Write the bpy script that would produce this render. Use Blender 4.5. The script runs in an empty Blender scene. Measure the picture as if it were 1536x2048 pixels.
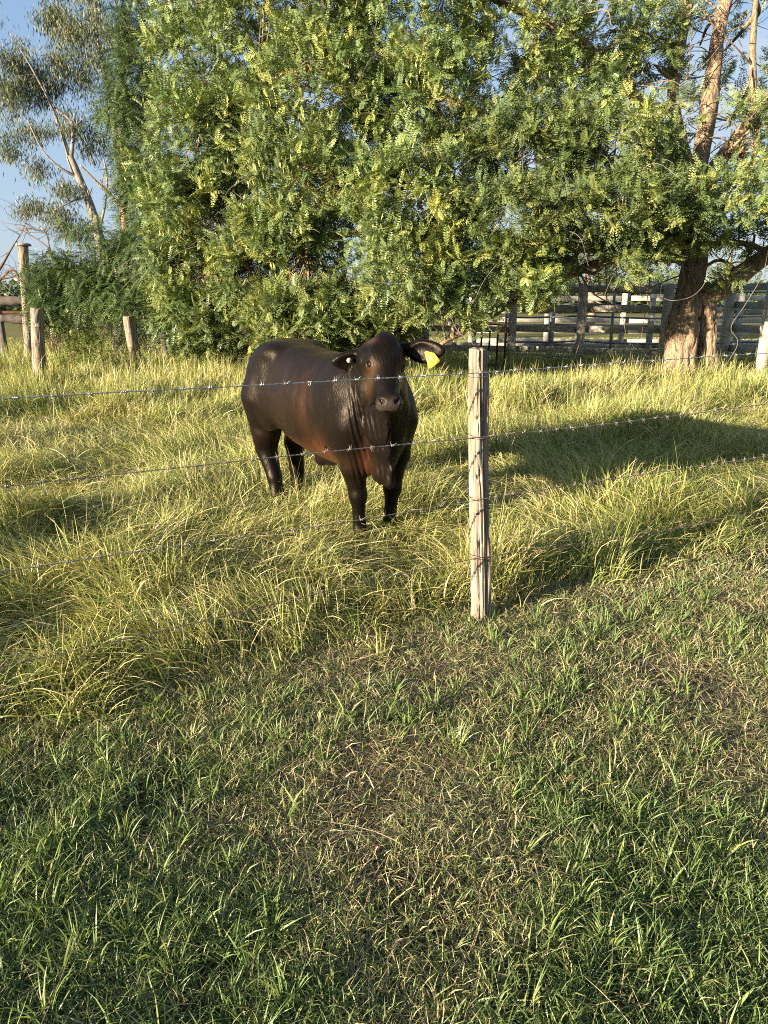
import bpy, math, random
import numpy as np
from mathutils import Vector, Matrix

rad = math.radians
scene = bpy.context.scene
C = scene.collection
R = np.random.default_rng(7)
random.seed(7)

# ------------------------------------------------------------------ camera, light, exposure
CAM = np.array([0.0, 0.0, 1.55]); PITCH = rad(16.4); FPX = 1420.0
SP, CP = math.sin(PITCH), math.cos(PITCH)
cam_d = bpy.data.cameras.new('camera'); cam = bpy.data.objects.new('camera', cam_d); C.objects.link(cam)
cam_d.sensor_fit = 'VERTICAL'; cam_d.sensor_height = 36.0; cam_d.lens = 36.0 * FPX / 2048.0
cam_d.clip_start = 0.05; cam_d.clip_end = 3000
cam.location = CAM; cam.rotation_euler = (rad(90) - PITCH, 0, 0)
scene.camera = cam

SUN_EL = rad(10.8)
SUN_TO = np.array([-0.80, -0.60, 0.0])                 # horizontal direction towards the sun
SUN_TO = np.array([SUN_TO[0]*math.cos(SUN_EL), SUN_TO[1]*math.cos(SUN_EL), math.sin(SUN_EL)])
sd = bpy.data.lights.new('sun', 'SUN'); sun = bpy.data.objects.new('sun', sd); C.objects.link(sun)
sd.energy = 5.0; sd.angle = rad(0.5); sd.color = (1.0, 0.83, 0.60)
sun.rotation_euler = Vector(SUN_TO).to_track_quat('Z', 'Y').to_euler()
sun.location = (-20, -15, 12)

world = bpy.data.worlds.new('World'); scene.world = world; world.use_nodes = True
wn, wl = world.node_tree.nodes, world.node_tree.links
bg = wn['Background']; sky = wn.new('ShaderNodeTexSky'); sky.sky_type = 'NISHITA'; sky.sun_disc = False
sky.sun_elevation = SUN_EL; sky.sun_rotation = math.atan2(SUN_TO[0], SUN_TO[1]); sky.air_density = 1.0; sky.dust_density = 1.0; sky.ozone_density = 1.0
tc = wn.new('ShaderNodeTexCoord'); mp = wn.new('ShaderNodeMapping'); mp.inputs['Scale'].default_value = (1, 1, 4.5)
nz = wn.new('ShaderNodeTexNoise'); nz.inputs['Scale'].default_value = 2.2; nz.inputs['Detail'].default_value = 6; nz.inputs['Roughness'].default_value = 0.55
cr = wn.new('ShaderNodeValToRGB'); cr.color_ramp.elements[0].position = 0.46; cr.color_ramp.elements[1].position = 0.66
sp = wn.new('ShaderNodeSeparateXYZ'); mr = wn.new('ShaderNodeMapRange')      # clouds lie low in the sky, more to the east
mr.inputs['From Min'].default_value = -0.35; mr.inputs['From Max'].default_value = 0.35
ml = wn.new('ShaderNodeMath'); ml.operation = 'MULTIPLY'; ml2 = wn.new('ShaderNodeMath'); ml2.operation = 'MULTIPLY'; ml2.inputs[1].default_value = 0.9
ad = wn.new('ShaderNodeMath'); ad.operation = 'ADD'; ad.use_clamp = True
mx = wn.new('ShaderNodeMixRGB'); mx.inputs['Color2'].default_value = (3.6, 3.75, 4.0, 1)
wl.new(tc.outputs['Generated'], mp.inputs['Vector']); wl.new(mp.outputs['Vector'], nz.inputs['Vector']); wl.new(nz.outputs['Fac'], cr.inputs['Fac'])
wl.new(tc.outputs['Generated'], sp.inputs['Vector']); wl.new(sp.outputs['X'], mr.inputs['Value'])
hz = wn.new('ShaderNodeMapRange'); hz.inputs['From Min'].default_value = 0.0; hz.inputs['From Max'].default_value = 0.75   # pale haze that thickens towards the horizon
hz.inputs['To Min'].default_value = 0.85; hz.inputs['To Max'].default_value = 0.25
hc = wn.new('ShaderNodeValToRGB'); he_ = hc.color_ramp.elements; he_[0].position = 0.0; he_[0].color = (.62, .76, .92, 1); he_[1].position = 0.42; he_[1].color = (.29, .54, .98, 1)
hm = wn.new('ShaderNodeVectorMath'); hm.operation = 'SCALE'; hm.inputs['Scale'].default_value = 4.3
m0 = wn.new('ShaderNodeMixRGB')
wl.new(sp.outputs['Z'], hz.inputs['Value']); wl.new(sp.outputs['Z'], hc.inputs['Fac']); wl.new(hc.outputs['Color'], hm.inputs[0])
wl.new(hz.outputs['Result'], m0.inputs['Fac']); wl.new(sky.outputs['Color'], m0.inputs['Color1']); wl.new(hm.outputs['Vector'], m0.inputs['Color2'])
wl.new(mr.outputs['Result'], ml.inputs[0]); wl.new(cr.outputs['Color'], ml.inputs[1]); wl.new(ml.outputs[0], ml2.inputs[0])
wl.new(ml2.outputs[0], mx.inputs['Fac']); wl.new(m0.outputs['Color'], mx.inputs['Color1']); wl.new(mx.outputs['Color'], bg.inputs['Color'])
bg.inputs['Strength'].default_value = 0.052

scene.view_settings.view_transform = 'Standard'; scene.view_settings.look = 'None'
scene.view_settings.gamma = 1.0; scene.view_settings.use_curve_mapping = False
scene.view_settings.exposure = 2.05
scene.render.engine = 'CYCLES'
cy = scene.cycles
cy.max_bounces = 6; cy.diffuse_bounces = 3; cy.glossy_bounces = 2; cy.transmission_bounces = 4; cy.transparent_max_bounces = 4
cy.use_denoising = False; cy.filter_width = 1.05
cy.caustics_reflective = False; cy.caustics_refractive = False

# ------------------------------------------------------------------ helpers
def ray(px, py):
    u = (px - 768.0) / FPX; v = (1024.0 - py) / FPX
    return np.array([u, CP + v*SP, v*CP - SP])
def at(px, py, d):                 # a point of the place at camera depth d (metres)
    return CAM + ray(px, py) * d
def unit(v):
    v = np.asarray(v, float); n = np.linalg.norm(v, axis=-1, keepdims=True); return v / np.maximum(n, 1e-9)
def sstep(a, b, x):
    t = np.clip((x - a) / (b - a), 0, 1); return t*t*(3 - 2*t)

def hash3(i, j, k, seed):
    n = (i.astype(np.int64)*374761393 + j.astype(np.int64)*668265263 + k.astype(np.int64)*2147483647 + seed*974634777) & 0xFFFFFFFF
    n = ((n ^ (n >> 13)) * 1274126177) & 0xFFFFFFFF
    n = (n ^ (n >> 16)) & 0xFFFF
    return n / 65535.0
def noise(P, seed=0):
    P = np.asarray(P, float)
    if P.shape[-1] == 2: P = np.concatenate([P, np.zeros(P.shape[:-1] + (1,))], -1)
    f = np.floor(P); t = P - f; t = t*t*(3 - 2*t); f = f.astype(np.int64)
    out = 0
    for a in (0, 1):
        wa = t[..., 0] if a else 1 - t[..., 0]
        for b in (0, 1):
            wb = t[..., 1] if b else 1 - t[..., 1]
            for c in (0, 1):
                wc = t[..., 2] if c else 1 - t[..., 2]
                out = out + wa*wb*wc*hash3(f[..., 0]+a, f[..., 1]+b, f[..., 2]+c, seed)
    return out
def fbm(P, seed=0, octv=3):
    P = np.asarray(P, float); s = 0; a = 0.5; tot = 0
    for o in range(octv):
        s = s + a*noise(P*(2**o) + 13.7*o, seed + o); tot += a; a *= 0.5
    return s / tot

def mesh_obj(name, V, F, mat, parent=None, col=None, smooth=True, mats=None, midx=None):
    """V (n,3), F (m,3|4) int array (or list of arrays with different sizes) -> ONE mesh object"""
    Fs = F if isinstance(F, list) else [F]
    me = bpy.data.meshes.new(name)
    V = np.ascontiguousarray(V, dtype=np.float32)
    me.vertices.add(len(V)); me.vertices.foreach_set('co', V.ravel())
    loops = np.concatenate([f.ravel() for f in Fs]).astype(np.int32)
    sizes = np.concatenate([np.full(len(f), f.shape[1]) for f in Fs]).astype(np.int32)
    starts = np.concatenate([[0], np.cumsum(sizes)[:-1]]).astype(np.int32)
    me.loops.add(len(loops)); me.loops.foreach_set('vertex_index', loops)
    me.polygons.add(len(sizes)); me.polygons.foreach_set('loop_start', starts)
    try: me.polygons.foreach_set('loop_total', sizes)
    except Exception: pass
    me.update(calc_edges=True)
    if smooth: me.polygons.foreach_set('use_smooth', np.ones(len(sizes), dtype=bool))
    if col is not None:
        a = me.color_attributes.new('col', 'FLOAT_COLOR', 'POINT')
        c4 = np.ones((len(V), 4), dtype=np.float32); c4[:, :3] = col
        a.data.foreach_set('color', c4.ravel())
    for m in (mats or [mat]): me.materials.append(m)
    if midx is not None: me.polygons.foreach_set('material_index', midx.astype(np.int32))
    o = bpy.data.objects.new(name, me); C.objects.link(o)
    if parent is not None: o.parent = parent
    return o
class MB:
    """collects pieces into one mesh"""
    def __init__(s): s.V = []; s.F = {}; s.C = []; s.n = 0
    def add(s, V, F, col=None):
        V = np.asarray(V, float)
        for f in (F if isinstance(F, list) else [F]):
            s.F.setdefault(f.shape[1], []).append(f + s.n)
        s.V.append(V); s.n += len(V)
        c = np.ones((len(V), 3)) * (np.asarray(col, float) if col is not None else 1.0); s.C.append(c)
    def build(s, name, mat, parent=None, smooth=True):
        return mesh_obj(name, np.concatenate(s.V), [np.concatenate(v) for v in s.F.values()], mat, parent, np.concatenate(s.C), smooth)
def empty(name, loc, **k):
    o = bpy.data.objects.new(name, None); C.objects.link(o); o.location = loc; o.empty_display_size = 0.2
    tag(o, **k); return o
def tag(o, label=None, cat=None, group=None, kind=None):
    if label: o['label'] = label
    if cat: o['category'] = cat
    if group: o['group'] = group
    if kind: o['kind'] = kind
    return o
def rehome(o, parent):             # parent a mesh given in world coordinates to an Empty that is only translated
    o.parent = parent; o.location = Vector(o.location) - Vector(parent.location)
    return o

def tube(P, rr, ns=8, cap=True, disp=None):
    """tube along polyline P with radii rr; returns V, F list"""
    P = np.asarray(P, float); n = len(P); rr = np.broadcast_to(np.asarray(rr, float), (n,))
    T = unit(np.gradient(P, axis=0))
    ref = np.array([0, 0, 1.0]) if abs(T[0][2]) < 0.8 else np.array([1.0, 0, 0])
    N = np.zeros_like(P); N[0] = unit(np.cross(np.cross(T[0], ref), T[0]))
    for i in range(1, n):
        v = N[i-1] - T[i]*np.dot(N[i-1], T[i]); N[i] = unit(v)
    B = np.cross(T, N)
    th = np.arange(ns) * 2*math.pi/ns
    rad_ = rr[:, None] * np.ones((1, ns))
    if disp is not None: rad_ = rad_ + disp(np.linspace(0, 1, n)[:, None], th[None, :], rr[:, None], P)
    V = P[:, None, :] + rad_[:, :, None]*(N[:, None, :]*np.cos(th)[None, :, None] + B[:, None, :]*np.sin(th)[None, :, None])
    V = V.reshape(-1, 3)
    i = np.arange(n-1)[:, None]; j = np.arange(ns)[None, :]; j2 = (j+1) % ns
    F = np.stack([i*ns+j, i*ns+j2, (i+1)*ns+j2, (i+1)*ns+j], -1).reshape(-1, 4)
    Fs = [F]
    if cap:
        V = np.concatenate([V, P[:1], P[-1:]]); a, b = n*ns, n*ns+1
        jj = np.arange(ns); k = (jj+1) % ns
        Fs.append(np.concatenate([np.stack([np.full(ns, a), k, jj], -1), np.stack([np.full(ns, b), (n-1)*ns+jj, (n-1)*ns+k], -1)]))
    return V, Fs
def spline(P, m):
    """Catmull-Rom through P (rows may carry a radius too), m samples"""
    P = np.asarray(P, float); n = len(P)
    Q = np.concatenate([[2*P[0]-P[1]], P, [2*P[-1]-P[-2]]])
    t = np.linspace(0, n-1-1e-6, m); i = t.astype(int); f = (t-i)[:, None]
    a, b, c, d = Q[i], Q[i+1], Q[i+2], Q[i+3]
    return 0.5*((2*b) + (c-a)*f + (2*a-5*b+4*c-d)*f**2 + (3*b-a-3*c+d)*f**3)
def box(c, s, axx=(1, 0, 0), axy=None, bev=0.0):
    """box at centre c, sizes s, x axis along axx (horizontal or not)"""
    ax = unit(axx); az = np.array([0, 0, 1.0]) if abs(ax[2]) < 0.9 else np.array([0, 1.0, 0])
    ay = unit(np.cross(az, ax)); az = np.cross(ax, ay)
    V = []
    h = np.asarray(s, float)/2; b = min(bev, h.min()*0.8)
    if b <= 0:
        for x in (-1, 1):
            for y in (-1, 1):
                for z in (-1, 1): V.append(c + ax*x*h[0] + ay*y*h[1] + az*z*h[2])
        F = np.array([[0,1,3,2],[4,6,7,5],[0,4,5,1],[2,3,7,6],[0,2,6,4],[1,5,7,3]])
        return np.array(V), F
    # chamfered profile along x
    prof = [(-h[1]+b,-h[2]),(h[1]-b,-h[2]),(h[1],-h[2]+b),(h[1],h[2]-b),(h[1]-b,h[2]),(-h[1]+b,h[2]),(-h[1],h[2]-b),(-h[1],-h[2]+b)]
    for x in (-h[0], h[0]):
        for y, z in prof: V.append(c + ax*x + ay*y + az*z)
    F = np.array([[i, (i+1) % 8, 8+(i+1) % 8, 8+i] for i in range(8)])
    return np.array(V), [F, np.array([list(range(7, -1, -1)), list(range(8, 16))])]

# ------------------------------------------------------------------ materials
def mat_new(name):
    m = bpy.data.materials.new(name); m.use_nodes = True
    return m, m.node_tree.nodes, m.node_tree.links, m.node_tree.nodes['Principled BSDF'], m.node_tree.nodes['Material Output']
def leaf_mat(name, rough=0.45, transl=0.35, spec=0.4, tint=(1.25, 1.25, 0.5)):
    m, n, l, p, out = mat_new(name)
    a = n.new('ShaderNodeAttribute'); a.attribute_name = 'col'
    p.inputs['Roughness'].default_value = rough; p.inputs['Specular IOR Level'].default_value = spec
    l.new(a.outputs['Color'], p.inputs['Base Color'])
    t = n.new('ShaderNodeBsdfTranslucent'); mu = n.new('ShaderNodeMixRGB'); mu.blend_type = 'MULTIPLY'; mu.inputs['Fac'].default_value = 1
    mu.inputs['Color2'].default_value = (*tint, 1); l.new(a.outputs['Color'], mu.inputs['Color1']); l.new(mu.outputs['Color'], t.inputs['Color'])
    mix = n.new('ShaderNodeMixShader'); mix.inputs['Fac'].default_value = transl
    l.new(p.outputs[0], mix.inputs[1]); l.new(t.outputs[0], mix.inputs[2]); l.new(mix.outputs[0], out.inputs['Surface'])
    return m
def ramp_mat(name, cols, scale=(1, 1, 1), nscale=8, rough=0.85, bump=0.4, bdist=0.01, detail=6, attr=False, spec=0.3, metal=0.0):
    m, n, l, p, out = mat_new(name)
    t = n.new('ShaderNodeTexCoord'); mp = n.new('ShaderNodeMapping'); mp.inputs['Scale'].default_value = scale
    z = n.new('ShaderNodeTexNoise'); z.inputs['Scale'].default_value = nscale; z.inputs['Detail'].default_value = detail; z.inputs['Roughness'].default_value = 0.6
    r = n.new('ShaderNodeValToRGB'); e = r.color_ramp.elements
    e[0].position = 0.3; e[0].color = (*cols[0], 1); e[1].position = 0.7; e[1].color = (*cols[-1], 1)
    for k, c in enumerate(cols[1:-1]):
        q = e.new(0.3 + 0.4*(k+1)/(len(cols)-1)); q.color = (*c, 1)
    l.new(t.outputs['Object'], mp.inputs['Vector']); l.new(mp.outputs['Vector'], z.inputs['Vector']); l.new(z.outputs['Fac'], r.inputs['Fac'])
    if attr:
        a = n.new('ShaderNodeAttribute'); a.attribute_name = 'col'; mu = n.new('ShaderNodeMixRGB'); mu.blend_type = 'MULTIPLY'; mu.inputs['Fac'].default_value = 1
        l.new(a.outputs['Color'], mu.inputs['Color1']); l.new(r.outputs['Color'], mu.inputs['Color2']); l.new(mu.outputs['Color'], p.inputs['Base Color'])
    else: l.new(r.outputs['Color'], p.inputs['Base Color'])
    b = n.new('ShaderNodeBump'); b.inputs['Strength'].default_value = bump; b.inputs['Distance'].default_value = bdist
    l.new(z.outputs['Fac'], b.inputs['Height']); l.new(b.outputs['Normal'], p.inputs['Normal'])
    p.inputs['Roughness'].default_value = rough; p.inputs['Specular IOR Level'].default_value = spec; p.inputs['Metallic'].default_value = metal
    return m
M = {}
M['grass'] = leaf_mat('grass_blades', 0.45, 0.20, 0.45)
M['leaf'] = leaf_mat('tree_leaves', 0.45, 0.17, 0.34, (1.25, 1.25, 0.5))
M['gum'] = leaf_mat('gum_leaves', 0.5, 0.15, 0.4, (1.2, 1.2, 0.7))
M['soil'] = ramp_mat('soil', [(.012, .009, .006), (.03, .022, .014), (.055, .042, .026)], nscale=9, rough=0.95, bump=0.8, bdist=0.03)
M['bark'] = ramp_mat('bark', [(.06, .043, .030), (.22, .16, .105), (.39, .295, .195)], scale=(7, 7, 1.3), nscale=5, rough=0.9, bump=1.0, bdist=0.03)
M['twig'] = ramp_mat('twigs', [(.07, .045, .03), (.17, .115, .075)], nscale=9, rough=0.9)
M['pale_bark'] = ramp_mat('pale_bark', [(.09, .078, .066), (.19, .165, .14), (.27, .24, .205)], scale=(3, 3, .7), nscale=3, rough=0.8)
M['yard_wood'] = ramp_mat('yard_wood', [(.25, .24, .21), (.39, .37, .32), (.48, .455, .395)], scale=(2, 2, 14), nscale=3, rough=0.85, bump=0.3)
M['old_wood'] = ramp_mat('old_wood', [(.11, .095, .08), (.26, .23, .195), (.37, .335, .29)], scale=(9, 9, .8), nscale=5, rough=0.9, bump=0.7, attr=True)
M['log'] = ramp_mat('log', [(.06, .05, .045), (.15, .13, .11)], scale=(2, 9, 9), nscale=4, rough=0.9, bump=0.6)
M['steel'] = ramp_mat('steel', [(.12, .14, .17), (.22, .24, .28)], nscale=6, rough=0.5, bump=0.05, metal=0.6)
M['rust'] = ramp_mat('rust', [(.05, .02, .012), (.16, .065, .035)], nscale=20, rough=0.9)
M['wire'] = ramp_mat('wire', [(.30, .30, .29), (.55, .55, .53)], nscale=60, rough=0.38, bump=0.1, metal=0.85)
M['mid_wire'] = ramp_mat('mid_wire', [(.15, .135, .115), (.36, .33, .29)], nscale=60, rough=0.5, bump=0.1, metal=0.6)
M['old_wire'] = ramp_mat('old_wire', [(.10, .075, .055), (.26, .22, .18)], nscale=60, rough=0.55, bump=0.1, metal=0.6)

# ------------------------------------------------------------------ ground
FA = np.array([-1.30, 2.41]); FB = np.array([2.51, 4.74]); FD = unit(FB - FA); FN = np.array([-FD[1], FD[0]])    # fence line; FN points away from the camera
def beyond(x, y): return (x - FA[0])*FN[0] + (y - FA[1])*FN[1]
def gz(x, y):
    x = np.asarray(x, float); y = np.asarray(y, float)
    return 0.05*(fbm(np.stack([x*0.9, y*0.9], -1), 3, 3) - 0.5) * sstep(60, 20, np.hypot(x, y))
def grid_ground():
    a = np.concatenate([-np.geomspace(1500, 12, 26), np.linspace(-11.5, 16, 200), np.geomspace(17, 1500, 26)])
    b = np.concatenate([-np.geomspace(1500, 6, 20), np.linspace(-5, 20, 180), np.geomspace(21, 2500, 34)])
    X, Y = np.meshgrid(a, b, indexing='ij'); Z = gz(X, Y)
    V = np.stack([X, Y, Z], -1).reshape(-1, 3); nb = len(b)
    i = np.arange(len(a)-1)[:, None]; j = np.arange(nb-1)[None]
    F = np.stack([i*nb+j, (i+1)*nb+j, (i+1)*nb+j+1, i*nb+j+1], -1).reshape(-1, 4)
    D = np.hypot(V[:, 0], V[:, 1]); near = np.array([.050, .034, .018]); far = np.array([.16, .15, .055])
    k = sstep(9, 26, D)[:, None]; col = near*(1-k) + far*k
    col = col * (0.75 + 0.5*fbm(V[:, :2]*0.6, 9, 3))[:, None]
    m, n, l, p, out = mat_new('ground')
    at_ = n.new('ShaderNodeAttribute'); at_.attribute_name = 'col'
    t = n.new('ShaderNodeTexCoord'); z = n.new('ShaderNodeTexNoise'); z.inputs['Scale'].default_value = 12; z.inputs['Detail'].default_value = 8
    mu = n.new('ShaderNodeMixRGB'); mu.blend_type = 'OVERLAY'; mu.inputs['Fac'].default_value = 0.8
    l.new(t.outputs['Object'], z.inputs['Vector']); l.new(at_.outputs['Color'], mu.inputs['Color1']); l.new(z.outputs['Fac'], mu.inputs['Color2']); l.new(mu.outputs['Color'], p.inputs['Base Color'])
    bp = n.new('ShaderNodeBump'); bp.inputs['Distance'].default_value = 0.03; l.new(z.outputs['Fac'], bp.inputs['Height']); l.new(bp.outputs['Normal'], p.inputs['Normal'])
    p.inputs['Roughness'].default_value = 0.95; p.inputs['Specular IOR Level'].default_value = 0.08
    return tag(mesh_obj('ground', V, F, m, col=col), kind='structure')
grid_ground()

# ------------------------------------------------------------------ cow (one continuous surface grown from a distance field)
CO = np.array([-0.397, 4.973, 0.0]); CH = np.array([0.57, -0.822, 0]); CH = CH/np.linalg.norm(CH); CL = np.array([-CH[1], CH[0], 0])
def w2c(p):
    q = np.asarray(p, float) - CO; return np.stack([q @ CH, q @ CL, q[..., 2]], -1)
def c2w(p):
    p = np.asarray(p, float); return CO + p[..., :1]*CH + p[..., 1:2]*CL + p[..., 2:3]*np.array([0, 0, 1.0])
def smin(a, b, k):
    h = np.clip(0.5 + 0.5*(b-a)/k, 0, 1); return b*(1-h) + a*h - k*h*(1-h)
class Field:
    def __init__(s, lo, hi, h):
        s.h = h; s.lo = np.array(lo, float); s.n = np.ceil((np.array(hi)-s.lo)/h).astype(int) + 1
        s.ax = [s.lo[i] + h*np.arange(s.n[i]) for i in range(3)]; s.f = np.full(s.n, 0.3, dtype=np.float32)
    def sub(s, lo, hi):
        i0 = np.maximum(np.floor((np.array(lo)-s.lo)/s.h).astype(int), 0); i1 = np.minimum(np.ceil((np.array(hi)-s.lo)/s.h).astype(int)+1, s.n)
        sl = tuple(slice(a, b) for a, b in zip(i0, i1))
        G = np.stack(np.meshgrid(*[s.ax[i][sl[i]] for i in range(3)], indexing='ij'), -1)
        return sl, G
    def apply(s, sl, d, k, neg=False):
        if neg: s.f[sl] = -smin(-s.f[sl], d, k)
        else: s.f[sl] = smin(s.f[sl], d, k)
    def cone(s, a, b, ra, rb, k=0.03, neg=False):
        a = np.array(a, float); b = np.array(b, float); m = max(ra, rb) + k + 0.02
        sl, G = s.sub(np.minimum(a, b)-m, np.maximum(a, b)+m)
        ab = b-a; t = np.clip(((G-a) @ ab)/max(ab @ ab, 1e-9), 0, 1)
        d = np.linalg.norm(G - a - t[..., None]*ab, axis=-1) - (ra + t*(rb-ra)); s.apply(sl, d, k, neg)
    def ell(s, c, r, ax=None, k=0.03, neg=False):
        c = np.array(c, float); r = np.array(r, float); ax = np.eye(3) if ax is None else np.asarray(ax)     # rows: local axes
        ext = np.sqrt(((ax*r[:, None])**2).sum(0)) + k + 0.02
        sl, G = s.sub(c-ext, c+ext); q = (G-c) @ ax.T
        k0 = np.linalg.norm(q/r, axis=-1); k1 = np.linalg.norm(q/r**2, axis=-1); d = k0*(k0-1)/np.maximum(k1, 1e-6)
        s.apply(sl, d, k, neg)
def surface_nets(f, lo, h):
    s = f < 0
    n = np.array(f.shape)
    c = np.zeros(n-1, dtype=np.int8)
    for dx in (0, 1):
        for dy in (0, 1):
            for dz in (0, 1): c += s[dx:n[0]-1+dx, dy:n[1]-1+dy, dz:n[2]-1+dz]
    cells = np.argwhere((c > 0) & (c < 8)); idx = np.full(n-1, -1, dtype=np.int64); idx[tuple(cells.T)] = np.arange(len(cells))
    acc = np.zeros((len(cells), 3)); cnt = np.zeros(len(cells))
    corners = [(x, y, z) for x in (0, 1) for y in (0, 1) for z in (0, 1)]
    for a in corners:
        for ax in range(3):
            if a[ax]: continue
            b = list(a); b[ax] = 1
            fa = f[tuple((cells + a).T)]; fb = f[tuple((cells + b).T)]
            m = (fa < 0) != (fb < 0); t = np.where(m, fa/np.where(m, fa-fb, 1), 0)
            p = np.array(a, float)[None] + 0*acc; p[:, ax] += t
            acc += p*m[:, None]; cnt += m
    V = lo + h*(cells + acc/cnt[:, None]); Fq = []
    for ax in range(3):
        b, c_ = (ax+1) % 3, (ax+2) % 3
        sl0 = [slice(None)]*3; sl1 = [slice(None)]*3; sl0[ax] = slice(0, -1); sl1[ax] = slice(1, None)
        s0, s1 = s[tuple(sl0)], s[tuple(sl1)]
        e = np.argwhere(s0 != s1)
        e = e[(e[:, b] > 0) & (e[:, c_] > 0) & (e[:, b] < n[b]-1) & (e[:, c_] < n[c_]-1)]
        ins = s0[tuple(e.T)]
        def cell(db, dc):
            q = e.copy(); q[:, b] -= db; q[:, c_] -= dc; return idx[tuple(q.T)]
        q = np.stack([cell(1, 1), cell(0, 1), cell(0, 0), cell(1, 0)], -1)
        q[~ins] = q[~ins][:, ::-1]; Fq.append(q)
    return V, np.concatenate(Fq)

def build_cow():
    H = 0.0068
    fld = Field((-1.05, -0.55, -0.02), (1.25, 0.55, 1.50), H)
    # barrel: a generalised cylinder with a drawn profile (x forward)
    xs   = np.array([-.86, -.80, -.72, -.60, -.45, -.25, 0.0, .20, .40, .55, .66, .74])
    top  = np.array([1.14, 1.215, 1.265, 1.30, 1.295, 1.265, 1.235, 1.235, 1.26, 1.24, 1.16, 1.02])
    bot  = np.array([.98, .86, .78, .70, .64, .575, .53, .51, .49, .50, .58, .74])
    wid  = np.array([.08, .16, .215, .26, .275, .305, .325, .31, .28, .265, .215, .10])
    sl, G = fld.sub((-1.0, -.45, .35), (.9, .45, 1.42))
    x = G[..., 0]; xx = sl and fld.ax[0][sl[0]]
    def prof(v):
        # smooth interpolation (catmull-rom through samples)
        S = spline(np.stack([xs, v], -1), 400); return np.interp(xx, S[:, 0], S[:, 1])[:, None, None]
    T, B, W = prof(top), prof(bot), prof(wid); Z = G[..., 2]; cz = B + (T-B)*0.47
    hz_ = np.where(Z > cz, T-cz, cz-B)
    q = (np.abs(G[..., 1])/W)**2.25 + (np.abs(Z-cz)/hz_)**2.25
    d = (q**(1/2.25) - 1)*np.minimum(W, hz_)*0.95
    d = np.maximum(d, np.maximum(x-.76, -.88-x)); fld.apply(sl, d.astype(np.float32), 0.02)
    # hips, rump, thighs
    for s in (-1, 1):
        fld.ell((-.49, s*.18, 1.205), (.11, .06, .055), k=.11)                    # hook bone
        fld.ell((-.78, s*.09, 1.14), (.06, .05, .05), k=.06)                      # pin bone
        fld.ell((-.27, s*.30, 1.10), (.13, .045, .12), k=.09, neg=True)           # flank hollow
        fld.ell((-.64, s*.17, .96), (.20, .125, .26), k=.08)                      # thigh
        fld.ell((-.50, s*.20, .80), (.13, .085, .17), k=.07)                      # stifle
        fld.cone((-.66, s*.17, .86), (-.69, s*.155, .56), .165, .10, k=.07)       # gaskin
    hind = {-1: [(-.66, -.16, .60), (-.70, -.15, .47), (-.60, -.14, .25), (-.565, -.14, .12), (-.525, -.14, .03)],
             1: [(-.70, .15, .60), (-.78, .14, .47), (-.76, .14, .25), (-.75, .14, .12), (-.70, .14, .03)]}
    for s, J in hind.items():
        rr = [.112, .082, .055, .052, .058]
        for i in range(4): fld.cone(J[i], J[i+1], rr[i], rr[i+1], k=.025)
        fld.cone((J[1][0]-.035, J[1][1], J[1][2]+.05), (J[0][0]-.03, J[0][1], J[0][2]+.10), .028, .03, k=.03)   # hock tendon
    front = {-1: [(.57, -.145, .80), (.56, -.138, .55), (.575, -.122, .36), (.57, -.11, .20), (.57, -.105, .12), (.59, -.105, .03)],
              1: [(.55, .20, .80), (.54, .205, .58), (.545, .172, .36), (.54, .16, .20), (.54, .155, .12), (.56, .155, .03)]}
    for s, J in front.items():
        rr = [.135, .088, .054, .038, .044, .052]
        for i in range(5): fld.cone(J[i], J[i+1], rr[i], rr[i+1], k=.03)
        fld.ell((J[2][0]+.006, J[2][1], J[2][2]), (.053, .050, .06), k=.03)       # knee
        fld.ell((.47, s*.195, .92), (.15, .08, .26), k=.08)                       # shoulder
        fld.ell((.63, s*.17, .86), (.11, .11, .18), k=.07)                       # point of shoulder
        fld.cone((.38, s*.235, 1.02), (.40, s*.21, .66), .02, .02, k=.05, neg=True)  # crease behind the shoulder
    # neck and dewlap
    PL = w2c(at(768, 700, 4.16)); PL[2] = 1.24
    fld.cone((.50, 0, 1.02), (PL[0]-.05, PL[1], PL[2]-.03), .235, .145, k=.09)
    fld.cone((.55, 0, .82), (.76, -.06, 1.04), .22, .15, k=.08)
    fld.ell((.655, 0, .71), (.12, .15, .20), k=.07)                               # chest
    fld.ell((.655, -.01, .575), (.09, .085, .085), k=.05)                            # brisket
    dew = [w2c(at(px, py, dd)) for px, py, dd in ((772, 835, 4.05), (768, 870, 4.12), (772, 905, 4.18), (777, 940, 4.22), (779, 968, 4.24))]
    for i in range(4):
        a, b = dew[i], dew[i+1]
        for t in (0, .5, 1.0):
            c = a + (b-a)*t; fld.ell(c - np.array([.075, 0, -.01]), (.11, .013, .06 if i < 2 else .035), k=.03)
    fld.cone(dew[0], dew[3], .012, .013, k=.015); fld.cone(dew[3], dew[4], .014, .026, k=.02)
    # sheath flap under the belly, tail
    fld.ell((-.02, -.01, .50), (.17, .035, .065), k=.05)
    fld.ell((-.08, -.02, .455), (.06, .028, .035), k=.03)
    TL = [(-.84, 0, 1.20), (-.90, 0, 1.10), (-.905, -.02, .90), (-.88, -.06, .72), (-.87, -.08, .60), (-.87, -.08, .50), (-.87, -.08, .38)]
    tr = [.035, .028, .02, .017, .024, .036, .012]
    for i in range(6): fld.cone(TL[i], TL[i+1], tr[i], tr[i+1], k=.02)
    # ---- head, in its own frame: s to the right of the picture, u out of the forehead, f down the face
    P0 = at(772, 664, 4.12); TIP = at(781, 820, 3.86)
    F = unit(TIP - P0); Lh = np.linalg.norm(TIP - P0)
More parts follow.
